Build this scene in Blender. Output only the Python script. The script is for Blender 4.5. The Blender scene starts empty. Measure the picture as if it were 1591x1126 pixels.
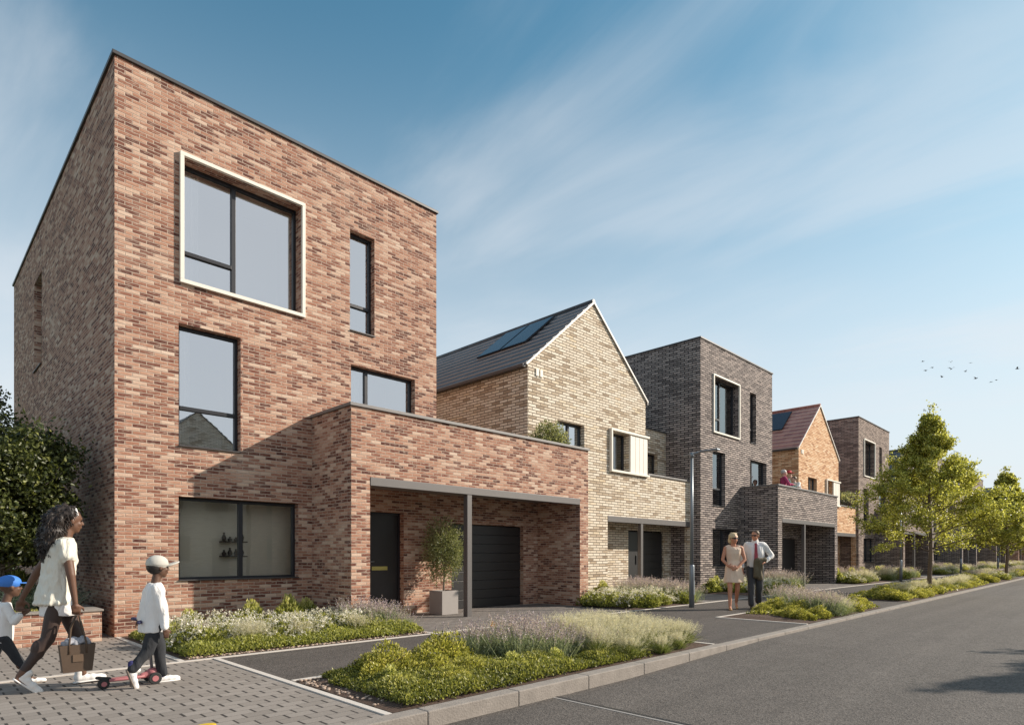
import bpy, bmesh, math, random
import numpy as np
from mathutils import Vector, Matrix, noise
R = math.radians
scene = bpy.context.scene
col = scene.collection
random.seed(7)
rng = np.random.default_rng(11)

# ------------------------------------------------------------------ camera, world, sun, exposure
cam_d = bpy.data.cameras.new('camera')
cam = bpy.data.objects.new('camera', cam_d); col.objects.link(cam); scene.camera = cam
cam.location = (0, 0, 1.2); cam.rotation_euler = (R(90), 0, R(-45))
cam_d.lens = 21.61; cam_d.sensor_width = 36; cam_d.shift_y = 0.188
cam_d.clip_start = 0.05; cam_d.clip_end = 3000

SUN_AZ, SUN_EL = math.atan2(2.01, -1.36), R(28.4)      # azimuth from +Y towards +X
world = bpy.data.worlds.new('World'); scene.world = world; world.use_nodes = True
wn, wl = world.node_tree.nodes, world.node_tree.links
bg = wn['Background']; bg.inputs[1].default_value = 0.105
sky = wn.new('ShaderNodeTexSky'); sky.sky_type = 'NISHITA'; sky.sun_disc = False
sky.sun_elevation = SUN_EL; sky.sun_rotation = SUN_AZ
sky.air_density = 1.0; sky.dust_density = 0.7; sky.ozone_density = 2.2
tc = wn.new('ShaderNodeTexCoord')
sep = wn.new('ShaderNodeSeparateXYZ'); wl.new(tc.outputs['Generated'], sep.inputs[0])
# cirrus: noise on a plane high above the ground, drawn out along one wind direction
mz = wn.new('ShaderNodeMath'); mz.operation = 'MAXIMUM'; wl.new(sep.outputs[2], mz.inputs[0]); mz.inputs[1].default_value = 0.02
ad = wn.new('ShaderNodeMath'); ad.operation = 'ADD'; wl.new(mz.outputs[0], ad.inputs[0]); ad.inputs[1].default_value = 0.10
dv = wn.new('ShaderNodeVectorMath'); dv.operation = 'DIVIDE'
cmb = wn.new('ShaderNodeCombineXYZ')
for i in range(3): wl.new(ad.outputs[0], cmb.inputs[i])
wl.new(tc.outputs['Generated'], dv.inputs[0]); wl.new(cmb.outputs[0], dv.inputs[1])
mp = wn.new('ShaderNodeMapping'); mp.inputs['Rotation'].default_value = (0, 0, R(-14)); mp.inputs['Scale'].default_value = (2.3, 0.85, 0.0); mp.inputs['Location'].default_value = (7.0, 9.0, 0.0)
wl.new(dv.outputs[0], mp.inputs[0])
n1 = wn.new('ShaderNodeTexNoise'); n1.inputs['Scale'].default_value = 0.9; n1.inputs['Detail'].default_value = 9; n1.inputs['Roughness'].default_value = 0.55; n1.inputs['Distortion'].default_value = 0.6
wl.new(mp.outputs[0], n1.inputs['Vector'])
n2 = wn.new('ShaderNodeTexNoise'); n2.inputs['Scale'].default_value = 0.8; n2.inputs['Detail'].default_value = 3
mp2 = wn.new('ShaderNodeMapping'); mp2.inputs['Location'].default_value = (9, 21, 0); wl.new(dv.outputs[0], mp2.inputs[0]); wl.new(mp2.outputs[0], n2.inputs['Vector'])
mu = wn.new('ShaderNodeMath'); mu.operation = 'MULTIPLY'; wl.new(n1.outputs[0], mu.inputs[0]); wl.new(n2.outputs[0], mu.inputs[1])
cr = wn.new('ShaderNodeMapRange'); cr.inputs[1].default_value = 0.19; cr.inputs[2].default_value = 0.40; cr.inputs[3].default_value = 0; cr.inputs[4].default_value = 0.42
cr.interpolation_type = 'SMOOTHSTEP'; wl.new(mu.outputs[0], cr.inputs[0])
# a thin veil that thickens towards the horizon
vr = wn.new('ShaderNodeMapRange'); vr.inputs[1].default_value = 0.0; vr.inputs[2].default_value = 0.76; vr.inputs[3].default_value = 0.93; vr.inputs[4].default_value = 0.0
vr.interpolation_type = 'SMOOTHERSTEP'; wl.new(sep.outputs[2], vr.inputs[0])
# extra haze added to the sky behind the camera, so panes reflect it pale
dts = wn.new('ShaderNodeVectorMath'); dts.operation = 'DOT_PRODUCT'; wl.new(tc.outputs['Generated'], dts.inputs[0])
dts.inputs[1].default_value = (0.35, -0.94, 0.0)
sr = wn.new('ShaderNodeMapRange'); sr.interpolation_type = 'SMOOTHSTEP'; sr.inputs[1].default_value = 0.22; sr.inputs[2].default_value = 0.85; sr.inputs[3].default_value = 0.0; sr.inputs[4].default_value = 0.95
wl.new(dts.outputs['Value'], sr.inputs[0])
mx0 = wn.new('ShaderNodeMath'); mx0.operation = 'MAXIMUM'; wl.new(sr.outputs[0], mx0.inputs[0]); wl.new(vr.outputs[0], mx0.inputs[1])
inv = wn.new('ShaderNodeMath'); inv.operation = 'SUBTRACT'; inv.inputs[0].default_value = 1.0; wl.new(mx0.outputs[0], inv.inputs[1])
inv2 = wn.new('ShaderNodeMath'); inv2.operation = 'SUBTRACT'; inv2.inputs[0].default_value = 1.0; wl.new(cr.outputs[0], inv2.inputs[1])
prd = wn.new('ShaderNodeMath'); prd.operation = 'MULTIPLY'; wl.new(inv.outputs[0], prd.inputs[0]); wl.new(inv2.outputs[0], prd.inputs[1])
mxv = wn.new('ShaderNodeMath'); mxv.operation = 'SUBTRACT'; mxv.inputs[0].default_value = 1.0; wl.new(prd.outputs[0], mxv.inputs[1])
tint = wn.new('ShaderNodeMix'); tint.data_type = 'RGBA'; tint.blend_type = 'MULTIPLY'; tint.inputs[0].default_value = 1.0
wl.new(sky.outputs[0], tint.inputs[6]); tint.inputs[7].default_value = (0.74, 1.30, 1.18, 1)
cm = wn.new('ShaderNodeMix'); cm.data_type = 'RGBA'
wl.new(mxv.outputs[0], cm.inputs[0]); wl.new(tint.outputs[2], cm.inputs[6]); cm.inputs[7].default_value = (6.3, 6.55, 6.9, 1)
wl.new(cm.outputs[2], bg.inputs[0])

sun_d = bpy.data.lights.new('sun', 'SUN'); sun_d.energy = 5.0; sun_d.angle = R(0.6); sun_d.color = (1.0, 0.895, 0.765)
sun = bpy.data.objects.new('sun', sun_d); col.objects.link(sun)
sdir = Vector((math.sin(SUN_AZ) * math.cos(SUN_EL), math.cos(SUN_AZ) * math.cos(SUN_EL), math.sin(SUN_EL)))
sun.rotation_euler = sdir.to_track_quat('Z', 'Y').to_euler(); sun.location = sdir * 60

scene.view_settings.view_transform = 'Standard'; scene.view_settings.look = 'None'
scene.view_settings.exposure = 0.30; scene.view_settings.gamma = 1
scene.render.engine = 'CYCLES'
scene.cycles.use_denoising = True
scene.cycles.max_bounces = 8; scene.cycles.transparent_max_bounces = 12
scene.cycles.sample_clamp_indirect = 6

# ------------------------------------------------------------------ material helpers
MATS = {}
def new_mat(name):
    m = bpy.data.materials.new(name); m.use_nodes = True; MATS[name] = m
    nt = m.node_tree
    return m, nt, nt.nodes['Principled BSDF']
def N(nt, t, **kw):
    n = nt.nodes.new(t)
    for k, v in kw.items(): setattr(n, k, v)
    return n
def math_n(nt, op, a, b=None, c=None):
    n = nt.nodes.new('ShaderNodeMath'); n.operation = op
    for i, x in enumerate((a, b, c)):
        if x is None: continue
        if isinstance(x, (int, float)): n.inputs[i].default_value = x
        else: nt.links.new(x, n.inputs[i])
    return n.outputs[0]
def mixc(nt, f, a, b, mode='MIX'):
    n = nt.nodes.new('ShaderNodeMix'); n.data_type = 'RGBA'; n.blend_type = mode
    for i, x in ((0, f), (6, a), (7, b)):
        if isinstance(x, (int, float)): n.inputs[i].default_value = x
        elif isinstance(x, tuple): n.inputs[i].default_value = (*x[:3], 1)
        else: nt.links.new(x, n.inputs[i])
    return n.outputs[2]
def ramp(nt, fac, stops, interp='LINEAR'):
    n = nt.nodes.new('ShaderNodeValToRGB'); cr_ = n.color_ramp; cr_.interpolation = interp
    while len(cr_.elements) < len(stops): cr_.elements.new(0.5)
    for e, (p, c) in zip(cr_.elements, stops): e.position = p; e.color = (*c, 1)
    nt.links.new(fac, n.inputs[0]); return n.outputs[0]
def noise_n(nt, vec, scale, detail=4, rough=0.5, scl=None):
    if scl:
        m = nt.nodes.new('ShaderNodeMapping'); m.inputs['Scale'].default_value = scl
        nt.links.new(vec, m.inputs[0]); vec = m.outputs[0]
    n = nt.nodes.new('ShaderNodeTexNoise'); n.inputs['Scale'].default_value = scale
    n.inputs['Detail'].default_value = detail; n.inputs['Roughness'].default_value = rough
    nt.links.new(vec, n.inputs['Vector']); return n.outputs[0]
def bump(nt, h, strength, dist, bsdf):
    b = nt.nodes.new('ShaderNodeBump'); b.inputs['Strength'].default_value = strength; b.inputs['Distance'].default_value = dist
    nt.links.new(h, b.inputs['Height']); nt.links.new(b.outputs[0], bsdf.inputs['Normal'])
def simple(name, c, rough=0.6, metal=0.0, var=0.12, scale=6.0, bmp=0.0, spec=0.5):
    m, nt, b = new_mat(name)
    t = N(nt, 'ShaderNodeTexCoord')
    n = noise_n(nt, t.outputs['Object'], scale, 5, 0.6)
    f = nt.nodes.new('ShaderNodeMapRange'); f.inputs[3].default_value = 1 - var; f.inputs[4].default_value = 1 + var
    nt.links.new(n, f.inputs[0])
    v = nt.nodes.new('ShaderNodeVectorMath'); v.operation = 'SCALE'; v.inputs[0].default_value = c
    nt.links.new(f.outputs[0], v.inputs['Scale']); nt.links.new(v.outputs[0], b.inputs['Base Color'])
    b.inputs['Roughness'].default_value = rough; b.inputs['Metallic'].default_value = metal
    b.inputs['Specular IOR Level'].default_value = spec
    if bmp: bump(nt, noise_n(nt, t.outputs['Object'], scale * 8, 4), bmp, 0.01, b)
    return m

def cells(nt, w, h, mort, off=0.5):
    """running-bond cells from the UV map (metres): per-brick random value, mortar mask, uv"""
    uv = N(nt, 'ShaderNodeUVMap'); sp = N(nt, 'ShaderNodeSeparateXYZ'); nt.links.new(uv.outputs[0], sp.inputs[0])
    v = math_n(nt, 'DIVIDE', sp.outputs[1], h); row = math_n(nt, 'FLOOR', v)
    o = math_n(nt, 'MULTIPLY', math_n(nt, 'FLOORED_MODULO', row, 2.0), off)
    u = math_n(nt, 'ADD', math_n(nt, 'DIVIDE', sp.outputs[0], w), o); cl = math_n(nt, 'FLOOR', u)
    c = N(nt, 'ShaderNodeCombineXYZ'); nt.links.new(cl, c.inputs[0]); nt.links.new(row, c.inputs[1])
    wn_ = N(nt, 'ShaderNodeTexWhiteNoise', noise_dimensions='2D'); nt.links.new(c.outputs[0], wn_.inputs['Vector'])
    fu = math_n(nt, 'FRACT', u); fv = math_n(nt, 'FRACT', v)
    def edge(f, m):   # 1 in joint
        a = math_n(nt, 'SUBTRACT', 0.5, math_n(nt, 'ABSOLUTE', math_n(nt, 'SUBTRACT', f, 0.5)))
        r = nt.nodes.new('ShaderNodeMapRange'); r.inputs[1].default_value = m * 0.35; r.inputs[2].default_value = m * 0.75
        r.inputs[3].default_value = 1; r.inputs[4].default_value = 0; nt.links.new(a, r.inputs[0]); return r.outputs[0]
    mask = math_n(nt, 'MAXIMUM', edge(fu, mort / w), edge(fv, mort / h))
    return wn_, mask, uv.outputs[0], fv

def brick(name, stops, mortar, w=0.215, h=0.063, mort=0.012, smear=(0.55, 0.42, 0.33), smear_amt=0.5, rough=0.9):
    m, nt, b = new_mat(name)
    rnd, mask, uv, fv = cells(nt, w, h, mort)
    big = noise_n(nt, uv, 1.1, 3)
    r2 = math_n(nt, 'ADD', math_n(nt, 'MULTIPLY', rnd.outputs[0], 0.86), math_n(nt, 'MULTIPLY', math_n(nt, 'SUBTRACT', big, 0.5), 0.22))
    c = ramp(nt, math_n(nt, 'ADD', r2, 0.07), stops)
    st = noise_n(nt, uv, 1.0, 6, 0.7, (9, 46, 1))
    fm = nt.nodes.new('ShaderNodeMapRange'); fm.inputs[1].default_value = 0.52; fm.inputs[2].default_value = 0.75; fm.inputs[4].default_value = smear_amt
    nt.links.new(st, fm.inputs[0])
    c = mixc(nt, fm.outputs[0], c, smear)
    bl = noise_n(nt, uv, 0.55, 6, 0.62); bm_ = nt.nodes.new('ShaderNodeMapRange'); bm_.inputs[1].default_value = 0.56; bm_.inputs[2].default_value = 0.74; bm_.inputs[4].default_value = 0.22
    nt.links.new(bl, bm_.inputs[0]); c = mixc(nt, bm_.outputs[0], c, smear)
    fine = noise_n(nt, uv, 60, 5, 0.7)
    fr = nt.nodes.new('ShaderNodeMapRange'); fr.inputs[3].default_value = 0.62; fr.inputs[4].default_value = 1.38; nt.links.new(fine, fr.inputs[0])
    sc = N(nt, 'ShaderNodeVectorMath', operation='SCALE'); nt.links.new(c, sc.inputs[0]); nt.links.new(fr.outputs[0], sc.inputs['Scale'])
    mo = noise_n(nt, uv, 14, 3)
    mc = mixc(nt, mo, tuple(x * 0.8 for x in mortar), tuple(x * 1.15 for x in mortar))
    c = mixc(nt, mask, sc.outputs[0], mc)
    nt.links.new(c, b.inputs['Base Color']); b.inputs['Roughness'].default_value = rough; b.inputs['Specular IOR Level'].default_value = 0.2
    hgt = math_n(nt, 'ADD', math_n(nt, 'MULTIPLY', mask, -1.0), math_n(nt, 'MULTIPLY', st, 0.7))
    hgt = math_n(nt, 'ADD', hgt, math_n(nt, 'MULTIPLY', rnd.outputs[0], 0.25))
    bump(nt, hgt, 0.8, 0.006, b)
    return m

RED = brick('red_brick', [(0.0, (0.07, 0.026, 0.022)), (0.22, (0.19, 0.075, 0.052)), (0.46, (0.34, 0.158, 0.104)), (0.70, (0.45, 0.250, 0.172)), (0.9, (0.57, 0.40, 0.30)), (1.0, (0.68, 0.53, 0.42))],
            (0.50, 0.39, 0.31), w=0.190, h=0.0535, smear=(0.68, 0.55, 0.44), smear_amt=0.95, mort=0.010)
BUFF = brick('buff_brick', [(0.0, (0.20, 0.145, 0.10)), (0.13, (0.44, 0.34, 0.24)), (0.34, (0.66, 0.565, 0.445)), (0.80, (0.78, 0.70, 0.58)), (0.95, (0.68, 0.55, 0.38)), (1.0, (0.58, 0.38, 0.23))],
             (0.17, 0.13, 0.095), w=0.29, h=0.074, smear=(0.80, 0.72, 0.60), smear_amt=0.6, mort=0.017)
DARK = brick('dark_brick', [(0.0, (0.10, 0.085, 0.08)), (0.15, (0.24, 0.20, 0.185)), (0.6, (0.39, 0.33, 0.30)), (1.0, (0.52, 0.43, 0.385))],
             (0.028, 0.025, 0.027), w=0.29, h=0.074, smear=(0.55, 0.48, 0.43), smear_amt=0.5, mort=0.025)
ORANGE = brick('orange_brick', [(0.0, (0.36, 0.17, 0.09)), (0.3, (0.62, 0.36, 0.20)), (0.7, (0.74, 0.49, 0.30)), (1.0, (0.80, 0.61, 0.42))],
               (0.30, 0.18, 0.11), w=0.29, h=0.075, smear=(0.78, 0.60, 0.44), mort=0.014)
BROWN = brick('brown_brick', [(0.0, (0.12, 0.09, 0.08)), (0.4, (0.26, 0.20, 0.17)), (1.0, (0.42, 0.33, 0.28))],
              (0.07, 0.055, 0.05), w=0.29, h=0.075, smear=(0.50, 0.42, 0.36), mort=0.018)

COPING = simple('dark_coping_metal', (0.075, 0.07, 0.07), 0.45, 0.3, 0.1)
COPING2 = simple('pressed_grey_coping', (0.17, 0.16, 0.155), 0.5, 0.2, 0.1)
STEEL = simple('grey_steel', (0.145, 0.134, 0.130), 0.45, 0.35, 0.08)
FRAME = simple('anthracite_frame', (0.020, 0.021, 0.026), 0.38, 0.1, 0.08)
DOORM = simple('black_door_paint', (0.022, 0.021, 0.022), 0.42, 0.0, 0.12)
WHITE = simple('off_white_render', (0.78, 0.73, 0.64), 0.6, 0, 0.04, 3)
WTRIM = simple('white_verge_trim', (0.8, 0.77, 0.72), 0.5, 0, 0.04)
SOFFIT = simple('soffit_board', (0.22, 0.19, 0.165), 0.8, 0, 0.1)
ROOM = simple('room_plaster', (0.82, 0.76, 0.64), 0.9, 0, 0.04, 1.5)
CURT = simple('white_curtain', (0.80, 0.77, 0.72), 0.95, 0, 0.06)
BRASS = simple('brass_plate', (0.55, 0.48, 0.16), 0.35, 0.6, 0.1)
TERR = simple('terrace_floor', (0.30, 0.28, 0.26), 0.9, 0, 0.15)
SOLAR = simple('solar_panel_glass', (0.03, 0.033, 0.05), 0.22, 0.1, 0.1, 2)
PANELF = simple('panel_frame', (0.04, 0.04, 0.05), 0.35, 0.5)
ZINC = simple('galvanised_steel', (0.24, 0.265, 0.29), 0.42, 0.5, 0.10, 9)
BARK = simple('bark', (0.16, 0.115, 0.08), 0.95, 0, 0.4, 14, 0.8)
BARKG = simple('grey_bark', (0.26, 0.22, 0.18), 0.95, 0, 0.35, 14, 0.8)

def glass(name, base=0.42):
    m, nt, b = new_mat(name)
    nt.nodes.remove(b); out = nt.nodes['Material Output']
    g = N(nt, 'ShaderNodeBsdfGlossy'); g.inputs['Roughness'].default_value = 0.012; g.inputs['Color'].default_value = (0.93, 0.96, 1.0, 1)
    t = N(nt, 'ShaderNodeBsdfTransparent'); t.inputs['Color'].default_value = (0.95, 0.96, 0.95, 1)
    fr = N(nt, 'ShaderNodeFresnel'); fr.inputs['IOR'].default_value = 1.52
    f = math_n(nt, 'MINIMUM', math_n(nt, 'ADD', math_n(nt, 'MULTIPLY', fr.outputs[0], 2.0), base), 1.0)
    tx = N(nt, 'ShaderNodeTexCoord')
    h = noise_n(nt, tx.outputs['Object'], 1.3, 2)
    bm = N(nt, 'ShaderNodeBump'); bm.inputs['Strength'].default_value = 0.05; bm.inputs['Distance'].default_value = 0.02
    nt.links.new(h, bm.inputs['Height']); nt.links.new(bm.outputs[0], g.inputs['Normal'])
    mx = N(nt, 'ShaderNodeMixShader'); nt.links.new(f, mx.inputs[0]); nt.links.new(t.outputs[0], mx.inputs[1]); nt.links.new(g.outputs[0], mx.inputs[2])
    nt.links.new(mx.outputs[0], out.inputs[0]); return m
GLASS = glass('window_glass', 0.52)
GLASS3 = glass('oblique_window_glass', 0.08)
ROOMD = simple('darkened_room_plaster', (0.16, 0.14, 0.12), 0.9)  # room plaster darkened in its colour, so obliquely seen panes look dark
GLASS2 = glass('ground_floor_glass', 0.05)

def roof_mat(name, a, b_):
    m, nt, b = new_mat(name)
    rnd, mask, uv, fv = cells(nt, 0.33, 0.26, 0.012)
    c = mixc(nt, rnd.outputs[0], a, b_)
    c = mixc(nt, math_n(nt, 'MULTIPLY', mask, 0.6), c, tuple(x * 0.4 for x in a))
    nt.links.new(c, b.inputs['Base Color']); b.inputs['Roughness'].default_value = 0.45
    bump(nt, math_n(nt, 'MULTIPLY', mask, -1.0), 0.6, 0.006, b); return m
SLATE = roof_mat('dark_slate', (0.035, 0.04, 0.048), (0.085, 0.09, 0.10))
CLAY = roof_mat('red_clay_tile', (0.30, 0.105, 0.08), (0.50, 0.21, 0.155))

TILE_HILITE = simple('tile_edge_highlight', (0.26, 0.27, 0.28), .7); CLAY_HILITE = simple('clay_edge_highlight', (0.62, 0.42, 0.36), .8)  # edge highlights of the courses, put into a lighter riser colour
def asphalt(name, a, b_, spec_amt=0.5):
    m, nt, b = new_mat(name)
    t = N(nt, 'ShaderNodeTexCoord').outputs['Object']
    big = noise_n(nt, t, 0.35, 5, 0.6); mid = noise_n(nt, t, 5, 4, 0.6)
    c = mixc(nt, big, a, b_)
    vo = N(nt, 'ShaderNodeTexVoronoi'); vo.inputs['Scale'].default_value = 75; nt.links.new(t, vo.inputs['Vector'])
    wv = N(nt, 'ShaderNodeSeparateColor'); nt.links.new(vo.outputs['Color'], wv.inputs[0])
    mr = nt.nodes.new('ShaderNodeMapRange'); mr.inputs[1].default_value = 0.0; mr.inputs[2].default_value = 1.0; mr.inputs[3].default_value = 0.60; mr.inputs[4].default_value = 1.5
    nt.links.new(wv.outputs[0], mr.inputs[0])
    sc = N(nt, 'ShaderNodeVectorMath', operation='SCALE'); nt.links.new(c, sc.inputs[0]); nt.links.new(mr.outputs[0], sc.inputs['Scale'])
    mr2 = nt.nodes.new('ShaderNodeMapRange'); mr2.inputs[3].default_value = 0.8; mr2.inputs[4].default_value = 1.2; nt.links.new(mid, mr2.inputs[0])
    sc2 = N(nt, 'ShaderNodeVectorMath', operation='SCALE'); nt.links.new(sc.outputs[0], sc2.inputs[0]); nt.links.new(mr2.outputs[0], sc2.inputs['Scale'])
    # worn wheel tracks along the street and a few darker oily patches
    sp = N(nt, 'ShaderNodeSeparateXYZ'); nt.links.new(t, sp.inputs[0])
    trk = noise_n(nt, t, 1.0, 4, 0.6, (0.05, 1.5, 1)); tm = nt.nodes.new('ShaderNodeMapRange'); tm.inputs[1].default_value = 0.35; tm.inputs[2].default_value = 0.7; tm.inputs[3].default_value = 0.86; tm.inputs[4].default_value = 1.14; nt.links.new(trk, tm.inputs[0])
    oil = noise_n(nt, t, 0.8, 6, 0.7); om = nt.nodes.new('ShaderNodeMapRange'); om.inputs[1].default_value = 0.62; om.inputs[2].default_value = 0.75; om.inputs[3].default_value = 1.0; om.inputs[4].default_value = 0.72; nt.links.new(oil, om.inputs[0])
    sc3 = N(nt, 'ShaderNodeVectorMath', operation='SCALE'); nt.links.new(sc2.outputs[0], sc3.inputs[0]); nt.links.new(math_n(nt, 'MULTIPLY', tm.outputs[0], om.outputs[0]), sc3.inputs['Scale'])
    nt.links.new(sc3.outputs[0], b.inputs['Base Color']); b.inputs['Roughness'].default_value = 0.85; b.inputs['Specular IOR Level'].default_value = 0.35
    bump(nt, vo.outputs['Distance'], 0.6, 0.006, b); return m
ROADM = asphalt('road_asphalt', (0.085, 0.074, 0.066), (0.130, 0.114, 0.102))
PATHM = asphalt('path_asphalt', (0.070, 0.060, 0.054), (0.098, 0.085, 0.077))

def paving(name, w, h, joint, a, b_, jc, off=0.5, bigj=None):
    m, nt, b = new_mat(name)
    rnd, mask, uv, fv = cells(nt, w, h, joint, off)
    c = mixc(nt, rnd.outputs[0], a, b_)
    f = noise_n(nt, uv, 45, 5, 0.7); mr = nt.nodes.new('ShaderNodeMapRange'); mr.inputs[3].default_value = 0.72; mr.inputs[4].default_value = 1.28; nt.links.new(f, mr.inputs[0])
    big = noise_n(nt, uv, 0.8, 4); mr2 = nt.nodes.new('ShaderNodeMapRange'); mr2.inputs[3].default_value = 0.82; mr2.inputs[4].default_value = 1.18; nt.links.new(big, mr2.inputs[0])
    sc = N(nt, 'ShaderNodeVectorMath', operation='SCALE'); nt.links.new(c, sc.inputs[0]); nt.links.new(math_n(nt, 'MULTIPLY', mr.outputs[0], mr2.outputs[0]), sc.inputs['Scale'])
    c = mixc(nt, mask, sc.outputs[0], jc)
    nt.links.new(c, b.inputs['Base Color']); b.inputs['Roughness'].default_value = 0.85; b.inputs['Specular IOR Level'].default_value = 0.3
    bump(nt, math_n(nt, 'MULTIPLY', mask, -1.0), 0.8, 0.006, b); return m
def block_paving():
    m, nt, b = new_mat('block_paving')
    uv = N(nt, 'ShaderNodeUVMap'); sp = N(nt, 'ShaderNodeSeparateXYZ'); nt.links.new(uv.outputs[0], sp.inputs[0])
    w, h = 0.215, 0.118
    v = math_n(nt, 'DIVIDE', sp.outputs[1], h); row = math_n(nt, 'FLOOR', v)
    o = math_n(nt, 'MULTIPLY', math_n(nt, 'FLOORED_MODULO', row, 2.0), 0.5)
    u = math_n(nt, 'ADD', math_n(nt, 'DIVIDE', sp.outputs[0], w), o); cl = math_n(nt, 'FLOOR', u)
    c = N(nt, 'ShaderNodeCombineXYZ'); nt.links.new(cl, c.inputs[0]); nt.links.new(row, c.inputs[1])
    wn_ = N(nt, 'ShaderNodeTexWhiteNoise', noise_dimensions='2D'); nt.links.new(c.outputs[0], wn_.inputs['Vector'])
    fu = math_n(nt, 'FRACT', u); fv = math_n(nt, 'FRACT', v)
    wob = math_n(nt, 'MULTIPLY', wn_.outputs[0], 0.04)
    ju = math_n(nt, 'LESS_THAN', fu, math_n(nt, 'ADD', 0.065, wob))                   # wide open perpend joints of permeable paving
    jv = math_n(nt, 'LESS_THAN', fv, 0.055)
    c = mixc(nt, wn_.outputs[0], (0.225, 0.196, 0.172), (0.285, 0.25, 0.222))
    f = noise_n(nt, uv.outputs[0], 50, 5, 0.7); mr = nt.nodes.new('ShaderNodeMapRange'); mr.inputs[3].default_value = 0.72; mr.inputs[4].default_value = 1.28; nt.links.new(f, mr.inputs[0])
    sc = N(nt, 'ShaderNodeVectorMath', operation='SCALE'); nt.links.new(c, sc.inputs[0]); nt.links.new(mr.outputs[0], sc.inputs['Scale'])
    c = mixc(nt, math_n(nt, 'MULTIPLY', jv, 0.7), sc.outputs[0], (0.10, 0.085, 0.075))
    c = mixc(nt, ju, c, (0.04, 0.034, 0.03))
    nt.links.new(c, b.inputs['Base Color']); b.inputs['Roughness'].default_value = 0.85
    bump(nt, math_n(nt, 'MULTIPLY', math_n(nt, 'MAXIMUM', ju, jv), -1.0), 0.8, 0.008, b)
    return m
BLOCK = block_paving()
DRIVE = paving('drive_paving', 0.21, 0.105, 0.008, (0.165, 0.145, 0.132), (0.235, 0.208, 0.19), (0.09, 0.078, 0.07))
KERBM = simple('concrete_kerb', (0.27, 0.238, 0.21), 0.9, 0, 0.35, 7, 0.5)
EDGEM = simple('pale_edging', (0.58, 0.53, 0.48), 0.9, 0, 0.12, 8, 0.2)
SOILM = simple('bark_mulch_soil', (0.10, 0.062, 0.045), 1.0, 0, 0.6, 40, 1.0)
PEBM = simple('pebbles', (0.36, 0.27, 0.21), 0.8, 0, 0.5, 30)
GRASSM = simple('lawn_green', (0.07, 0.10, 0.03), 1.0, 0, 0.3, 3)

def leaf_mat(name, stops, trans=0.40, rough=0.42):
    m, nt, b = new_mat(name)
    a = N(nt, 'ShaderNodeAttribute', attribute_name='tone')
    c = ramp(nt, a.outputs['Fac'], stops)
    nt.links.new(c, b.inputs['Base Color']); b.inputs['Roughness'].default_value = rough; b.inputs['Specular IOR Level'].default_value = 0.55
    tl = N(nt, 'ShaderNodeBsdfTranslucent')
    lc = mixc(nt, 1.0, c, (1.25, 1.25, 0.85), 'MULTIPLY'); nt.links.new(lc, tl.inputs['Color'])
    mx = N(nt, 'ShaderNodeMixShader'); mx.inputs[0].default_value = trans
    nt.links.new(b.outputs[0], mx.inputs[1]); nt.links.new(tl.outputs[0], mx.inputs[2])
    nt.links.new(mx.outputs[0], nt.nodes['Material Output'].inputs[0]); return m
L_TREE = leaf_mat('street_tree_leaf', [(0, (0.10, 0.10, 0.016)), (0.45, (0.36, 0.36, 0.05)), (1, (0.84, 0.80, 0.26))], 0.45)
L_DARK = leaf_mat('dark_tree_leaf', [(0, (0.025, 0.035, 0.012)), (0.5, (0.10, 0.12, 0.035)), (1, (0.30, 0.31, 0.09))], 0.35)
L_MOUND = leaf_mat('yellow_green_leaf', [(0, (0.06, 0.07, 0.015)), (0.45, (0.38, 0.37, 0.065)), (1, (0.82, 0.74, 0.24))])
L_COVER = leaf_mat('ground_cover_leaf', [(0, (0.035, 0.045, 0.012)), (0.45, (0.24, 0.25, 0.05)), (1, (0.70, 0.65, 0.22))])
L_SHRUB = leaf_mat('fresh_shrub_leaf', [(0, (0.09, 0.11, 0.02)), (0.45, (0.38, 0.39, 0.09)), (1, (0.72, 0.69, 0.30))])
L_LAV = leaf_mat('lavender_leaf', [(0, (0.10, 0.13, 0.08)), (0.5, (0.30, 0.34, 0.20)), (1, (0.58, 0.60, 0.42))])
L_LAVF = leaf_mat('lavender_flower', [(0, (0.26, 0.20, 0.26)), (0.5, (0.46, 0.37, 0.42)), (1, (0.66, 0.56, 0.54))])
L_GRASS = leaf_mat('grass_blade', [(0, (0.05, 0.07, 0.018)), (0.4, (0.20, 0.24, 0.06)), (1, (0.60, 0.55, 0.36))])
L_FEATH = leaf_mat('feathery_seed_head', [(0, (0.50, 0.46, 0.38)), (1, (0.84, 0.79, 0.70))], 0.5)
L_WHITE = leaf_mat('white_petal', [(0, (0.62, 0.58, 0.50)), (1, (0.85, 0.82, 0.76))], 0.35)
L_POT = leaf_mat('olive_leaf', [(0, (0.09, 0.11, 0.04)), (0.5, (0.26, 0.28, 0.12)), (1, (0.55, 0.53, 0.30))])
L_BLUE = leaf_mat('blue_green_blade', [(0, (0.03, 0.045, 0.03)), (0.6, (0.07, 0.10, 0.07)), (1, (0.16, 0.20, 0.15))], 0.2)
L_PINK = leaf_mat('apricot_petal', [(0, (0.50, 0.24, 0.20)), (0.5, (0.72, 0.42, 0.26)), (1, (0.80, 0.64, 0.25))], 0.35)

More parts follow.
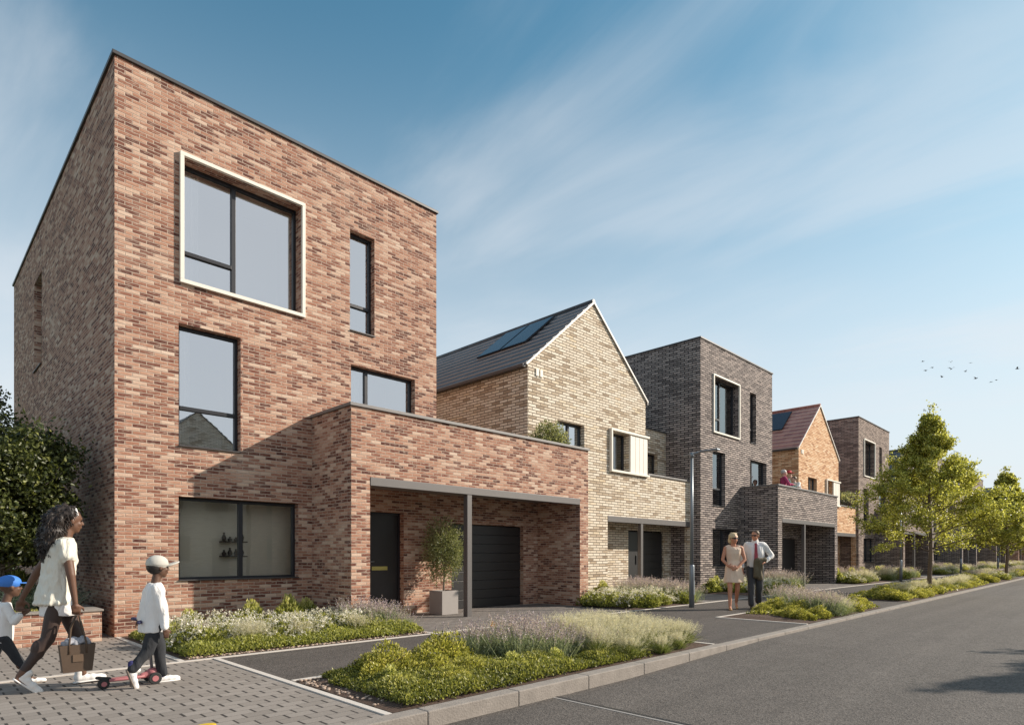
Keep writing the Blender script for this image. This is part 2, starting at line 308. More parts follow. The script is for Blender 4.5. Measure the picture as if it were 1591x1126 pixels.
# ------------------------------------------------------------------ geometry helpers
BASE = {}
def empty(name, loc, label, cat, group=None, rz=0.0):
    o = bpy.data.objects.new(name, None); col.objects.link(o); o.location = loc; o.rotation_euler.z = rz
    o.empty_display_size = 0.2
    o['label'] = label; o['category'] = cat
    if group: o['group'] = group
    BASE[o.name] = Vector(loc); return o
def tag(o, label, cat, group=None):
    o['label'] = label; o['category'] = cat
    if group: o['group'] = group
    return o
class Geo:
    def __init__(s): s.v = []; s.f = []; s.m = []; s.sm = []; s.cur = 0; s.smooth = False
    def poly(s, pts):
        n = len(s.v); s.v.extend(Vector(p) for p in pts); s.f.append(tuple(range(n, n + len(pts)))); s.m.append(s.cur); s.sm.append(s.smooth)
    def box(s, x0, x1, y0, y1, z0, z1):
        n = len(s.v)
        s.v.extend(Vector(p) for p in ((x0,y0,z0),(x1,y0,z0),(x1,y1,z0),(x0,y1,z0),(x0,y0,z1),(x1,y0,z1),(x1,y1,z1),(x0,y1,z1)))
        for f in ((3,2,1,0),(4,5,6,7),(0,1,5,4),(1,2,6,5),(2,3,7,6),(3,0,4,7)):
            s.f.append(tuple(n + i for i in f)); s.m.append(s.cur); s.sm.append(False)
    def tube(s, pts, rad, n=8, cap=True, sm=True):
        pts = [Vector(p) for p in pts]; b0 = len(s.v)
        up = Vector((0.13, 0.21, 0.97)).normalized()
        for i, p in enumerate(pts):
            d = (pts[min(i+1, len(pts)-1)] - pts[max(i-1, 0)]).normalized()
            a = d.cross(up if abs(d.dot(up)) < 0.95 else Vector((1, 0, 0))).normalized(); b = d.cross(a)
            r = rad[i] if hasattr(rad, '__len__') else rad
            for k in range(n):
                t = 2 * math.pi * k / n; s.v.append(p + (a * math.cos(t) + b * math.sin(t)) * r)
        for i in range(len(pts) - 1):
            for k in range(n):
                a = b0 + i*n + k; b = b0 + i*n + (k+1) % n
                s.f.append((a, b, b+n, a+n)); s.m.append(s.cur); s.sm.append(sm)
        if cap:
            s.f.append(tuple(b0 + k for k in range(n))[::-1]); s.m.append(s.cur); s.sm.append(False)
            e = b0 + (len(pts)-1)*n; s.f.append(tuple(e + k for k in range(n))); s.m.append(s.cur); s.sm.append(False)
    def loft(s, rings, n=20, cap=True):
        """rings: (cx, cy, cz, rx, ry)"""
        b0 = len(s.v)
        for (cx, cy, cz, rx, ry) in rings:
            for k in range(n):
                t = 2*math.pi*k/n; s.v.append(Vector((cx + rx*math.cos(t), cy + ry*math.sin(t), cz)))
        for i in range(len(rings)-1):
            for k in range(n):
                a = b0+i*n+k; b = b0+i*n+(k+1) % n
                s.f.append((a, b, b+n, a+n)); s.m.append(s.cur); s.sm.append(True)
        if cap:
            s.f.append(tuple(b0+k for k in range(n))[::-1]); s.m.append(s.cur); s.sm.append(False)
            e = b0+(len(rings)-1)*n; s.f.append(tuple(e+k for k in range(n))); s.m.append(s.cur); s.sm.append(False)
    def sphere(s, c, r, seg=14, rings=9, mat=None):
        c = Vector(c); r = Vector(r if hasattr(r, '__len__') else (r, r, r)); b0 = len(s.v)
        M = mat or Matrix.Identity(3)
        s.v.append(c + M @ Vector((0, 0, r.z)))
        for i in range(1, rings):
            ph = math.pi*i/rings
            for k in range(seg):
                t = 2*math.pi*k/seg
                s.v.append(c + M @ Vector((r.x*math.sin(ph)*math.cos(t), r.y*math.sin(ph)*math.sin(t), r.z*math.cos(ph))))
        s.v.append(c + M @ Vector((0, 0, -r.z))); e = len(s.v)-1
        for k in range(seg):
            s.f.append((b0, b0+1+k, b0+1+(k+1) % seg)); s.m.append(s.cur); s.sm.append(True)
            l = b0+1+(rings-2)*seg; s.f.append((l+(k+1) % seg, l+k, e)); s.m.append(s.cur); s.sm.append(True)
        for i in range(rings-2):
            for k in range(seg):
                a = b0+1+i*seg+k; b = b0+1+i*seg+(k+1) % seg
                s.f.append((a, a+seg, b+seg, b)); s.m.append(s.cur); s.sm.append(True)
    def build(s, name, mats, parent=None, bevel=0.0, kind=None, off=None):
        mats = mats if isinstance(mats, (list, tuple)) else [mats]
        base = off if off is not None else (BASE.get(parent.name, Vector((0, 0, 0))) if parent else Vector((0, 0, 0)))
        me = bpy.data.meshes.new(name); me.from_pydata([tuple(p - base) for p in s.v], [], s.f)
        for m in mats: me.materials.append(m)
        me.polygons.foreach_set('material_index', s.m); me.polygons.foreach_set('use_smooth', s.sm)
        uvl = me.uv_layers.new(name='UVMap'); me.update()
        data = np.zeros(len(me.loops) * 2, np.float32)
        for p in me.polygons:
            n = p.normal
            for li in p.loop_indices:
                c = me.vertices[me.loops[li].vertex_index].co + base
                if abs(n.z) > 0.9: u, v = c.x, c.y
                elif abs(n.x) > abs(n.y): u, v = c.y, c.z
                else: u, v = c.x, c.z
                data[2*li] = u; data[2*li+1] = v
        uvl.data.foreach_set('uv', data)
        o = bpy.data.objects.new(name, me); col.objects.link(o)
        if parent: o.parent = parent; BASE[o.name] = base
        elif off is not None: o.location = off; BASE[o.name] = Vector(off)
        if kind: o['kind'] = kind
        if bevel:
            b = o.modifiers.new('bevel', 'BEVEL'); b.width = bevel; b.segments = 2; b.limit_method = 'ANGLE'
        return o
def copy_tree(o, parent=None):
    c = o.copy(); col.objects.link(c); c.parent = parent
    BASE[c.name] = BASE.get(o.name, Vector((0, 0, 0)))
    for ch in list(o.children): copy_tree(ch, c)
    return c

class Pl:
    """a wall plane: P(u, z, depth inwards); boxes stay axis-aligned"""
    def __init__(s, kind, c): s.k = kind; s.c = c
    def P(s, u, z, d):
        return (u, s.c + d, z) if s.k == 'F' else (s.c + d, u, z) if s.k == 'L' else (u, s.c - d, z)
    def box(s, g, u0, u1, z0, z1, d0, d1):
        a = s.P(u0, z0, d0); b = s.P(u1, z1, d1)
        g.box(min(a[0], b[0]), max(a[0], b[0]), min(a[1], b[1]), max(a[1], b[1]), z0, z1)
    def quad(s, g, pts):   # pts in (u, z, d), counter-clockwise seen from outside for F
        q = [s.P(*p) for p in pts]
        g.poly(q if s.k == 'F' else q[::-1])
def panel(g, pl, u0, u1, z0, z1, openings=(), reveal=0.22):
    us = sorted({u0, u1, *[max(u0, min(u1, o[i])) for o in openings for i in (0, 1)]})
    zs = sorted({z0, z1, *[max(z0, min(z1, o[i])) for o in openings for i in (2, 3)]})
    for a, b in zip(us, us[1:]):
        for c, d in zip(zs, zs[1:]):
            if any(o[0] - 1e-6 <= a and b <= o[1] + 1e-6 and o[2] - 1e-6 <= c and d <= o[3] + 1e-6 for o in openings): continue
            pl.quad(g, [(a, c, 0), (b, c, 0), (b, d, 0), (a, d, 0)])
    for (a, b, c, d) in [o[:4] for o in openings]:
        r = reveal
        pl.quad(g, [(a, c, 0), (a, c, r), (a, d, r), (a, d, 0)][::-1]); pl.quad(g, [(b, c, 0), (b, c, r), (b, d, r), (b, d, 0)])
        pl.quad(g, [(a, d, 0), (b, d, 0), (b, d, r), (a, d, r)][::-1]); pl.quad(g, [(a, c, 0), (b, c, 0), (b, c, r), (a, c, r)])

def window(parent, pl, u0, u1, z0, z1, depth=0.13, mv=(), mh=(), glassm=GLASS, curtains='L', shelf=False, room=1.3, sill=True, fw=0.05, roomm=None):
    """frame mesh named window; sub-parts pane, sill, curtain, interior"""
    g = Geo(); e = 0.003
    d0, d1 = depth, depth + 0.07
    a0, a1, b0, b1 = u0 + e, u1 - e, z0 + e, z1 - e
    pl.box(g, a0, a1, b0, b0+fw, d0, d1); pl.box(g, a0, a1, b1-fw, b1, d0, d1)
    pl.box(g, a0, a0+fw, b0+fw, b1-fw, d0, d1); pl.box(g, a1-fw, a1, b0+fw, b1-fw, d0, d1)
    for u in mv: pl.box(g, u-0.035, u+0.035, b0+fw, b1-fw, d0-0.004, d1)
    for (z, ua, ub) in mh: pl.box(g, ua+0.002, ub-0.002, z-0.03, z+0.03, d0-0.008, d1)
    w = g.build('window', FRAME, parent, bevel=0.004)
    g = Geo(); pl.quad(g, [(a0+fw, b0+fw, d0+0.035), (a1-fw, b0+fw, d0+0.035), (a1-fw, b1-fw, d0+0.035), (a0+fw, b1-fw, d0+0.035)])
    g.build('pane', glassm, w)
    if sill:
        g = Geo(); pl.box(g, u0+0.002, u1-0.002, z0+0.001, z0+0.018, -0.035, d0-0.002); g.build('sill', COPING, w)
    if room:
        g = Geo(); R0, R1 = d1 + 0.01, d1 + room; m = 0.25
        for q in ([(u0-m, z0-m, R1), (u1+m, z0-m, R1), (u1+m, z1+m, R1), (u0-m, z1+m, R1)],
                  [(u0-m, z0-m, R0), (u0-m, z0-m, R1), (u0-m, z1+m, R1), (u0-m, z1+m, R0)],
                  [(u1+m, z0-m, R1), (u1+m, z0-m, R0), (u1+m, z1+m, R0), (u1+m, z1+m, R1)],
                  [(u0-m, z0-m, R0), (u1+m, z0-m, R0), (u1+m, z0-m, R1), (u0-m, z0-m, R1)],
                  [(u0-m, z1+m, R1), (u1+m, z1+m, R1), (u1+m, z1+m, R0), (u0-m, z1+m, R0)]): pl.quad(g, q)
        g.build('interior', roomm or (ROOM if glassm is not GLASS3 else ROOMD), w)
    for side in curtains:
        cw = min(0.30, (u1-u0)*0.22); g = Geo(); n = 14; D = d1 + 0.035
        ua = a0 + fw*0.6 if side == 'L' else a1 - fw*0.6 - cw
        pts = [(ua + cw*i/n, D + 0.025*math.sin(i*2.4)) for i in range(n+1)]
        for (p, dp), (q, dq) in zip(pts, pts[1:]):
            pl.quad(g, [(p, b0, dp), (q, b0, dq), (q, b1, dq), (p, b1, dp)])
        g.build('curtain', CURT, w)
    if shelf:
        g = Geo(); D = d1 + room - 0.17
        sx = u0 + (u1-u0)*0.42
        for z in (1.17, 1.42): pl.box(g, sx, sx+0.42, z, z+0.02, D, D+0.16)
        rr = random.Random(3)
        for z in (1.19, 1.44):
            for k in range(4):
                u = sx + 0.05 + k*0.1; h = rr.uniform(0.07, 0.2); c = pl.P(u, z, D+0.08)
                g.loft([(c[0], c[1], z, .025, .025), (c[0], c[1], z+h*.4, .04, .04), (c[0], c[1], z+h*.8, .015, .015), (c[0], c[1], z+h, .02, .02)], 10)
        g.build('shelf', simple('dark_shelf_wood', (0.07, 0.05, 0.035), 0.7), w)
    return w

def coping(g, x0, x1, y0, y1, z, t=0.30, h=0.055, o=0.035, sides='FLRB'):
    """capping strips lying on a parapet of thickness t"""
    if 'F' in sides: g.box(x0-o, x1+o, y0-o, y0+t+o, z, z+h)
    if 'B' in sides: g.box(x0-o, x1+o, y1-t-o, y1+o, z, z+h)
    ya = y0+t+o if 'F' in sides else y0-o; yb = y1-t-o if 'B' in sides else y1+o
    if 'L' in sides: g.box(x0-o, x0+t+o, ya, yb, z, z+h)
    if 'R' in sides: g.box(x1-t-o, x1+o, ya, yb, z, z+h)

# ------------------------------------------------------------------ tall house with porch
def tall_house(dx, dy, bm, label, near=False, cat='house', detail=True):
    x0, x1, y0, y1, H = 2.243+dx, 8.16+dx, 10.45+dy, 21.4+dy, 8.50
    px0, px1, py0, pz = 5.32+dx, 11.66+dx, 9.09+dy, 3.68
    root = empty('brick_house', (x0, y0, 0), label, cat, 'brick houses along the street')
    F = Pl('F', y0); L = Pl('L', x0)
    ops = [(3.17+dx, 5.11+dx, 5.51, 7.43), (6.09+dx, 6.63+dx, 5.47, 7.40), (3.10+dx, 4.05+dx, 2.90, 4.82),
           (6.11+dx, 7.60+dx, 2.78, 4.84), (3.10+dx, 5.06+dx, 0.80, 2.12), (6.50+dx, 7.32+dx, 0.0, 2.06)]
    g = Geo()
    panel(g, F, x0, x1, -0.1, H, ops, 0.24)
    sops = [(16.85+dy, 17.9+dy, 5.4, 7.45)]
    panel(g, L, y0, y1, -0.1, H, sops, 0.24)
    g.poly([(x1, y0, -0.1), (x1, y1, -0.1), (x1, y1, H), (x1, y0, H)])
    g.poly([(x1, y1, -0.1), (x0, y1, -0.1), (x0, y1, H), (x1, y1, H)])
    # inner faces of the parapet
    t = 0.30; r = H - 0.45
    g.poly([(x0+t, y0+t, r), (x0+t, y0+t, H), (x1-t, y0+t, H), (x1-t, y0+t, r)][::-1]); g.poly([(x0+t, y0+t, r), (x0+t, y1-t, r), (x0+t, y1-t, H), (x0+t, y0+t, H)][::-1])
    g.poly([(x0, y0, H), (x1, y0, H), (x1, y0+t, H), (x0, y0+t, H)]); g.poly([(x0, y0+t, H), (x0+t, y0+t, H), (x0+t, y1, H), (x0, y1, H)])
    g.poly([(x1-t, y0+t, H), (x1, y0+t, H), (x1, y1, H), (x1-t, y1, H)]); g.poly([(x1-t, y0+t, r), (x1-t, y0+t, H), (x1-t, y1, H), (x1-t, y1, r)])
    g.build('wall', bm, root)
    g = Geo(); g.poly([(x0+t, y0+t, r), (x1-t, y0+t, r), (x1-t, y1, r), (x0+t, y1, r)]); g.build('roof', TERR, root)
    g = Geo(); coping(g, x0, x1, y0, y1, H+0.002); g.build('coping', COPING, root, bevel=0.006)
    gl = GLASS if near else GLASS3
    # windows
    window(root, F, *ops[0], glassm=gl, depth=0.20, mv=(4.01+dx,), mh=((6.03, 3.20+dx, 3.975+dx),), sill=False)
    g = Geo()   # projecting pale surround
    a, b, c, d = 3.11+dx, 5.17+dx, 5.45, 7.49; w = 0.058; o = -0.055; i = 0.19
    F.box(g, a, b, c, c+w, o, i); F.box(g, a, b, d-w, d, o, i); F.box(g, a, a+w, c+w, d-w, o, i); F.box(g, b-w, b, c+w, d-w, o, i)
    g.build('window_surround', WHITE, root, bevel=0.003)
    window(root, F, *ops[1], glassm=gl, mh=((6.02, 6.14+dx, 6.58+dx),), curtains='')
    window(root, F, *ops[2], glassm=gl, mh=((3.53, 3.15+dx, 4.0+dx),))
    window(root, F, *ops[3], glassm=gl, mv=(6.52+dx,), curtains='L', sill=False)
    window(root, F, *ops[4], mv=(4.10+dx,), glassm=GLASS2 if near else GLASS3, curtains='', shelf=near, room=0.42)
    for so in sops: window(root, L, *so, curtains='', depth=0.14)
    # front door
    g = Geo(); F.box(g, *[ops[5][0]+0.04, ops[5][1]-0.04], 0.02, 2.02, 0.17, 0.22)
    dr = g.build('front_door', DOORM, root, bevel=0.004)
    g = Geo(); a, b = ops[5][0]+0.004, ops[5][1]-0.004
    F.box(g, a, a+0.04, 0.0, 2.055, 0.13, 0.235); F.box(g, b-0.04, b, 0.0, 2.055, 0.13, 0.235); F.box(g, a+0.04, b-0.04, 2.02, 2.055, 0.13, 0.235)
    g.build('door_frame', FRAME, dr)
    g = Geo(); F.box(g, 6.67+dx, 7.03+dx, 0.90, 0.975, 0.155, 0.172); F.box(g, 6.72+dx, 6.98+dx, 0.925, 0.95, 0.148, 0.156); g.build('letterbox', BRASS, dr)
    g = Geo(); g.tube([F.P(6.57+dx, 1.07, 0.17), F.P(6.57+dx, 1.07, 0.11)], 0.012); g.tube([F.P(6.57+dx, 1.07, 0.12), F.P(6.70+dx, 1.07, 0.12)], 0.011); g.build('handle', ZINC, dr)
    # porch and garage block
    gx0, gx1 = 8.58+dx, 10.84+dx
    g = Geo(); Pf = Pl('F', py0); GF = Pl('F', y0 - 0.003)
    panel(g, Pf, px0, px1, -0.1, pz, [(5.68+dx, 11.35+dx, -0.1, 2.53)], 0.30)
    PL = Pl('L', px0); panel(g, PL, py0, y0, -0.1, pz)
    g.poly([(px1, py0, -0.1), (px1, y0+0.3, -0.1), (px1, y0+0.3, pz), (px1, py0, pz)])
    g.poly([(5.62+dx, y0, -0.1), (5.62+dx, y0, 2.5), (5.62+dx, py0+0.3, 2.5), (5.62+dx, py0+0.3, -0.1)][::-1])           # inner left
    g.poly([(11.36+dx, py0+0.3, -0.1), (11.36+dx, y0, -0.1), (11.36+dx, y0, 2.5), (11.36+dx, py0+0.3, 2.5)][::-1])          # inner right
    g.poly([(5.62+dx, py0+0.3, -0.1), (5.62+dx, py0+0.3, 2.5), (5.68+dx, py0+0.3, 2.5), (5.68+dx, py0+0.3, -0.1)])
    # inner parapet faces and tops
    ti = 0.30
    g.poly([(px0+ti, py0+ti, 2.75), (px0+ti, py0+ti, pz), (px1, py0+ti, pz), (px1, py0+ti, 2.75)])
    g.poly([(px0+ti, y0, 2.75), (px0+ti, y0, pz), (px0+ti, py0+ti, pz), (px0+ti, py0+ti, 2.75)])
    g.poly([(px0, py0, pz), (px1, py0, pz), (px1, py0+ti, pz), (px0, py0+ti, pz)]); g.poly([(px0, py0+ti, pz), (px0+ti, py0+ti, pz), (px0+ti, y0, pz), (px0, y0, pz)])
    g.build('porch_wall', bm, root)
    g = Geo(); panel(g, GF, x1, 11.36+dx, -0.1, 2.51, [(gx0, gx1, -0.1, 1.90)], 0.16); g.build('garage_wall', bm, root)
    g = Geo(); g.box(px0-0.035, px1+0.02, py0-0.035, py0+ti+0.035, pz+0.002, pz+0.057); g.box(px0-0.035, px0+ti+0.035, py0+ti+0.035, y0-0.003, pz+0.002, pz+0.057)
    g.build('porch_coping', COPING2, root, bevel=0.006)
    g = Geo(); g.poly([(px0+ti, py0+ti, 2.75), (px1, py0+ti, 2.75), (px1, y0-0.01, 2.75), (px0+ti, y0-0.01, 2.75)]); g.poly([(x1, y0-0.01, 2.75), (11.0+dx, y0-0.01, 2.75), (11.0+dx, 16.5+dy, 2.75), (x1, 16.5+dy, 2.75)])
    g.build('terrace', TERR, root)
    g = Geo(); g.poly([(5.6+dx, py0+0.14, 2.50), (5.6+dx, y0+0.01, 2.50), (11.4+dx, y0+0.01, 2.50), (11.4+dx, py0+0.14, 2.50)]); g.build('soffit', SOFFIT, root)
    g = Geo(); g.box(5.685+dx, 11.345+dx, py0-0.01, py0+0.13, 2.385, 2.527); g.build('beam', STEEL, root, bevel=0.004)
    g = Geo(); g.box(7.86+dx, 7.98+dx, py0+0.0, py0+0.12, -0.02, 2.383); g.build('post', STEEL, root, bevel=0.006)
    g = Geo(); n = 9; hh = 1.88 / n
    for k in range(n):
        z = k*hh; GF.box(g, gx0+0.01, gx1-0.01, z+0.004, z+hh-0.008, 0.10, 0.14)
    GF.box(g, gx0+0.01, gx1-0.01, 0, 1.89, 0.125, 0.155)
    gd = g.build('garage_door', DOORM, root, bevel=0.003)
    return root

# ------------------------------------------------------------------ gabled house
def roof_slab(g, xe, ze, xr, zr, ya, yb, n=11, th=0.05):
    """one slope as overlapping courses running along Y, from eave (xe,ze) to ridge (xr,zr)"""
    for i in range(n):
        a, b = i/n, (i+1)/n
        xa, za = xe+(xr-xe)*a, ze+(zr-ze)*a; xb, zb = xe+(xr-xe)*b, ze+(zr-ze)*b
        lift = 0.05
        P1, P2, P3, P4 = (xa, ya, za+lift+0.01), (xa, yb, za+lift+0.01), (xb, yb, zb+0.01), (xb, ya, zb+0.01)
        q = [P1, P2, P3, P4] if xe > xr else [P1, P4, P3, P2]
        g.poly(q)
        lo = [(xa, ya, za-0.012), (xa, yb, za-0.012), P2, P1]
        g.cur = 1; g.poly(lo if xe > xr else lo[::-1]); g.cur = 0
        g.poly([(xa, ya, za-0.012), P1, P4, (xb, ya, zb-0.012)])
def gable_house(dx, dy, bm, tile, label, trim=WTRIM, near=True, panels=True):
    x0, x1, y0, y1 = 11.0+dx, 16.25+dx, 10.45+dy, 20.5+dy
    ze, zr = 5.97, 8.19; xr = (x0+x1)/2; X1 = 19.09+dx; pz = 3.66
    root = empty('gabled_house', (x0, y0, 0), label, 'house', 'brick houses along the street')
    F = Pl('F', y0)
    wA = (12.12+dx, 13.24+dx, 4.10, 4.72); wB = (14.44+dx, 15.36+dx, 3.66, 4.76); op = (14.30+dx, 18.99+dx, -0.1, 2.33)
    g = Geo()
    xs = 11.67+dx
    panel(g, F, x0, xs, 2.76, ze, (), 0.22)
    panel(g, F, xs, x1, 2.52, ze, [wA, wB], 0.22); panel(g, F, xs, X1, -0.1, 2.52, [op], 0.22); panel(g, F, x1, X1, 2.52, pz)
    g.poly([(x0, y0, ze), (x1, y0, ze), (xr, y0, zr)])
    g.poly([(x0, y1, ze), (xr, y1, zr), (x1, y1, ze)])
    g.poly([(x0, y0, -0.1), (x0, y0, ze), (x0, y1, ze), (x0, y1, -0.1)]); g.poly([(x1, y0, 2.6), (x1, y1, 2.6), (x1, y1, ze), (x1, y0, ze)])
    g.poly([(x1, y1, -0.1), (x0, y1, -0.1), (x0, y1, ze), (x1, y1, ze)])
    # set-back wing, recess and parapet
    S = Pl('F', y0+1.0); panel(g, S, x1, X1, 2.6, 5.45, [(17.2+dx, 18.55+dx, 2.75, 4.65)], 0.22)
    g.poly([(x1, y0+1.0, 5.45), (X1, y0+1.0, 5.45), (X1, y0+1.3, 5.45), (x1, y0+1.3, 5.45)])
    g.poly([(X1, y0+1.3, 5.45), (X1, y0+1.3, 2.6), (x1, y0+1.3, 2.6), (x1, y0+1.3, 5.45)])
    B = Pl('F', y0+0.80); panel(g, B, 14.30+dx, X1, -0.1, 2.33, [(16.5+dx, 17.2+dx, -0.1, 2.0), (17.34+dx, 18.64+dx, -0.1, 2.0)], 0.12)
    g.poly([(14.30+dx, y0+0.22, -0.1), (14.30+dx, y0+0.80, -0.1), (14.30+dx, y0+0.80, 2.33), (14.30+dx, y0+0.22, 2.33)])
    g.poly([(x1, y0, pz), (X1, y0, pz), (X1, y0+0.3, pz), (x1, y0+0.3, pz)]); g.poly([(x1, y0+0.3, 2.6), (x1, y0+0.3, pz), (X1, y0+0.3, pz), (X1, y0+0.3, 2.6)])
    g.build('wall', bm, root)
    g = Geo(); g.poly([(x1, y0+0.3, 2.7), (X1, y0+0.3, 2.7), (X1, y0+1.0, 2.7), (x1, y0+1.0, 2.7)]); g.build('terrace', TERR, root)
    g = Geo(); g.poly([(14.3+dx, y0+0.14, 2.31), (14.3+dx, y0+0.81, 2.31), (X1, y0+0.81, 2.31), (X1, y0+0.14, 2.31)]); g.build('soffit', SOFFIT, root)
    g = Geo(); g.box(x1+0.12, X1-0.005, y0-0.035, y0+0.335, pz+0.002, pz+0.055); g.build('coping', COPING2, root, bevel=0.006)
    g = Geo(); g.box(x1+0.003, X1-0.005, y0+0.965, y0+1.335, 5.452, 5.50); g.build('wing_coping', COPING, root, bevel=0.006)
    g = Geo(); g.box(14.305+dx, X1-0.105, y0-0.01, y0+0.13, 2.16, 2.327); g.build('beam', STEEL, root, bevel=0.004)
    g = Geo(); g.box(16.0+dx, 16.12+dx, y0, y0+0.12, -0.02, 2.158); g.build('post', STEEL, root, bevel=0.005)
    # roof
    g = Geo(); oy = y0-0.03
    roof_slab(g, x0-0.09, ze-0.076, xr, zr, oy, y1+0.05); roof_slab(g, x1+0.09, ze-0.076, xr, zr, oy, y1+0.05)
    g.tube([(xr, oy, zr+0.02), (xr, y1+0.05, zr+0.02)], 0.07, 8)
    rf = g.build('roof', [tile, TILE_HILITE if tile is SLATE else CLAY_HILITE], root)
    g = Geo()
    for s_, xe in ((1, x0-0.09), (-1, x1+0.09)):
        for k in range(1):
            a = Vector((xe, 0, ze-0.076)); b = Vector((xr, 0, zr)); n = Vector((-(b-a).z*s_, 0, (b-a).x*s_)).normalized()
            lo, hi = n * -0.026, n * 0.018
            p = [a+lo, b+Vector((0, 0, -0.036)), b+Vector((0, 0, 0.025)), a+hi]
            ya, yb = oy-0.02, oy+0.012
            fr = [(q.x, ya, q.z) for q in p]; bk = [(q.x, yb, q.z) for q in p]
            if s_ < 0: fr, bk = fr[::-1], bk[::-1]
            g.poly(fr); g.poly(bk[::-1])
            for i in range(4): j = (i+1) % 4; g.poly([fr[i], bk[i], bk[j], fr[j]])
    g.build('verge_board', trim, rf)
    g = Geo()
    for xe in (x0-0.13, x1+0.13):
        g = Geo(); g.box(xe-0.05, xe+0.05, oy+0.03, y1, ze-0.15, ze-0.07); g.build('gutter', COPING, rf, bevel=0.01)
    if panels:
        sl = (zr-ze)/(xr-x0); nrm = Vector((-sl, 0, 1)).normalized()
        for (ya, yb) in ((11.6, 12.56), (12.62, 13.58)):
            g = Geo(); q = []
            for (X, Y) in ((12.16, ya), (13.38, ya), (13.38, yb), (12.16, yb)):
                X += dx; q.append(Vector((X, Y+dy, ze+sl*(X-x0))))
            lo = [p+nrm*0.06 for p in q]; hi = [p+nrm*0.10 for p in q]
            g.poly(hi); g.poly(lo[::-1])
            for i in range(4): j = (i+1) % 4; g.poly([lo[i], lo[j], hi[j], hi[i]])
            sp = g.build('solar_panel', PANELF, root)
            c = sum(hi, Vector())/4; g = Geo(); g.poly([c+(p-c)*0.955+nrm*0.003 for p in hi]); g.build('solar_cell', SOLAR, sp)
    window(root, F, *wA, mv=(12.72+dx,), curtains='', depth=0.14)
    window(root, F, *wB, glassm=GLASS3, curtains='', depth=0.18, sill=False)
    window(root, S, 17.2+dx, 18.55+dx, 2.75, 4.65, mv=(17.8+dx,), curtains='', glassm=GLASS3)
    g = Geo(); a, b, c, d = 14.38+dx, 16.36+dx, 3.59, 4.83; w = 0.06; o = -0.09
    F.box(g, a, b, c, c+w, o, 0.16 if False else -0.002); F.box(g, a, b, d-w, d, o, -0.002); F.box(g, a, a+w, c+w, d-w, o, -0.002)
    F.box(g, 15.36+dx, 15.42+dx, c+w, d-w, -0.06, -0.002)
    g.build('window_surround', WHITE, root, bevel=0.003)
    g = Geo(); F.box(g, 15.425+dx, 16.28+dx, c+w+0.003, d-w-0.003, -0.05, -0.002)
    for k in range(1, 4): F.box(g, 15.425+dx+k*0.214-0.006, 15.425+dx+k*0.214+0.006, c+w+0.01, d-w-0.01, -0.056, -0.05)
    g.build('privacy_panel', WHITE, root)
    g = Geo()
    for k in (0, 1): F.box(g, 11.28+dx+k*0.15, 11.38+dx+k*0.15, 5.68, 5.86, -0.03, 0.01)
    g.build('wall_vent', WHITE, root, bevel=0.004)
    g = Geo(); B.box(g, 16.54+dx, 17.16+dx, 0, 1.96, 0.06, 0.11); B.box(g, 17.0+dx, 17.03+dx, 0.9, 1.2, 0.03, 0.06); g.build('front_door', DOORM, root, bevel=0.004)
    g = Geo(); B.box(g, 17.38+dx, 18.60+dx, 0, 1.96, 0.07, 0.11)
    for k in range(1, 8): B.box(g, 17.385+dx, 18.595+dx, k*0.245+0.01, k*0.245+0.235, 0.055, 0.07)
    g.build('garage_door', DOORM, root, bevel=0.003)
    return root

PER = 16.86
def doff(k): return (0, -0.31, -0.42, -0.45, -0.45, -0.45, -0.45, -0.45)[k]
tall_house(0, 0, RED, 'nearest three storey red brick house with a big pale framed top window', near=True)
gable_house(0, 0, BUFF, SLATE, 'pale buff brick gabled house with dark slate roof and two solar panels')
tall_house(PER, doff(1), DARK, 'dark brick cube house behind the strolling couple and the first lamp post')
gable_house(PER, doff(1), ORANGE, CLAY, 'orange brick gabled house with a red brown tiled roof')
tall_house(2*PER, doff(2), BROWN, 'grey brown brick flat roofed house just right of the orange gable')
gable_house(2*PER, doff(2), DARK, SLATE, 'slate roofed gabled house mostly hidden by the nearest street tree')
tall_house(3*PER, doff(3), DARK, 'flat roofed house behind the crown of the nearest street tree')
gable_house(3*PER, doff(3), BROWN, SLATE, 'distant gabled house with porch posts seen under the tree branches')
tall_house(4*PER, doff(4), BROWN, 'distant flat roofed house between the first and second street trees')
gable_house(4*PER, doff(4), DARK, SLATE, 'gabled house farthest down the street but two')
tall_house(5*PER, doff(5), RED, 'small far reddish house at the right end of the terrace')
gable_house(5*PER, doff(5), BUFF, CLAY, 'farthest gabled house at the very end of the row')

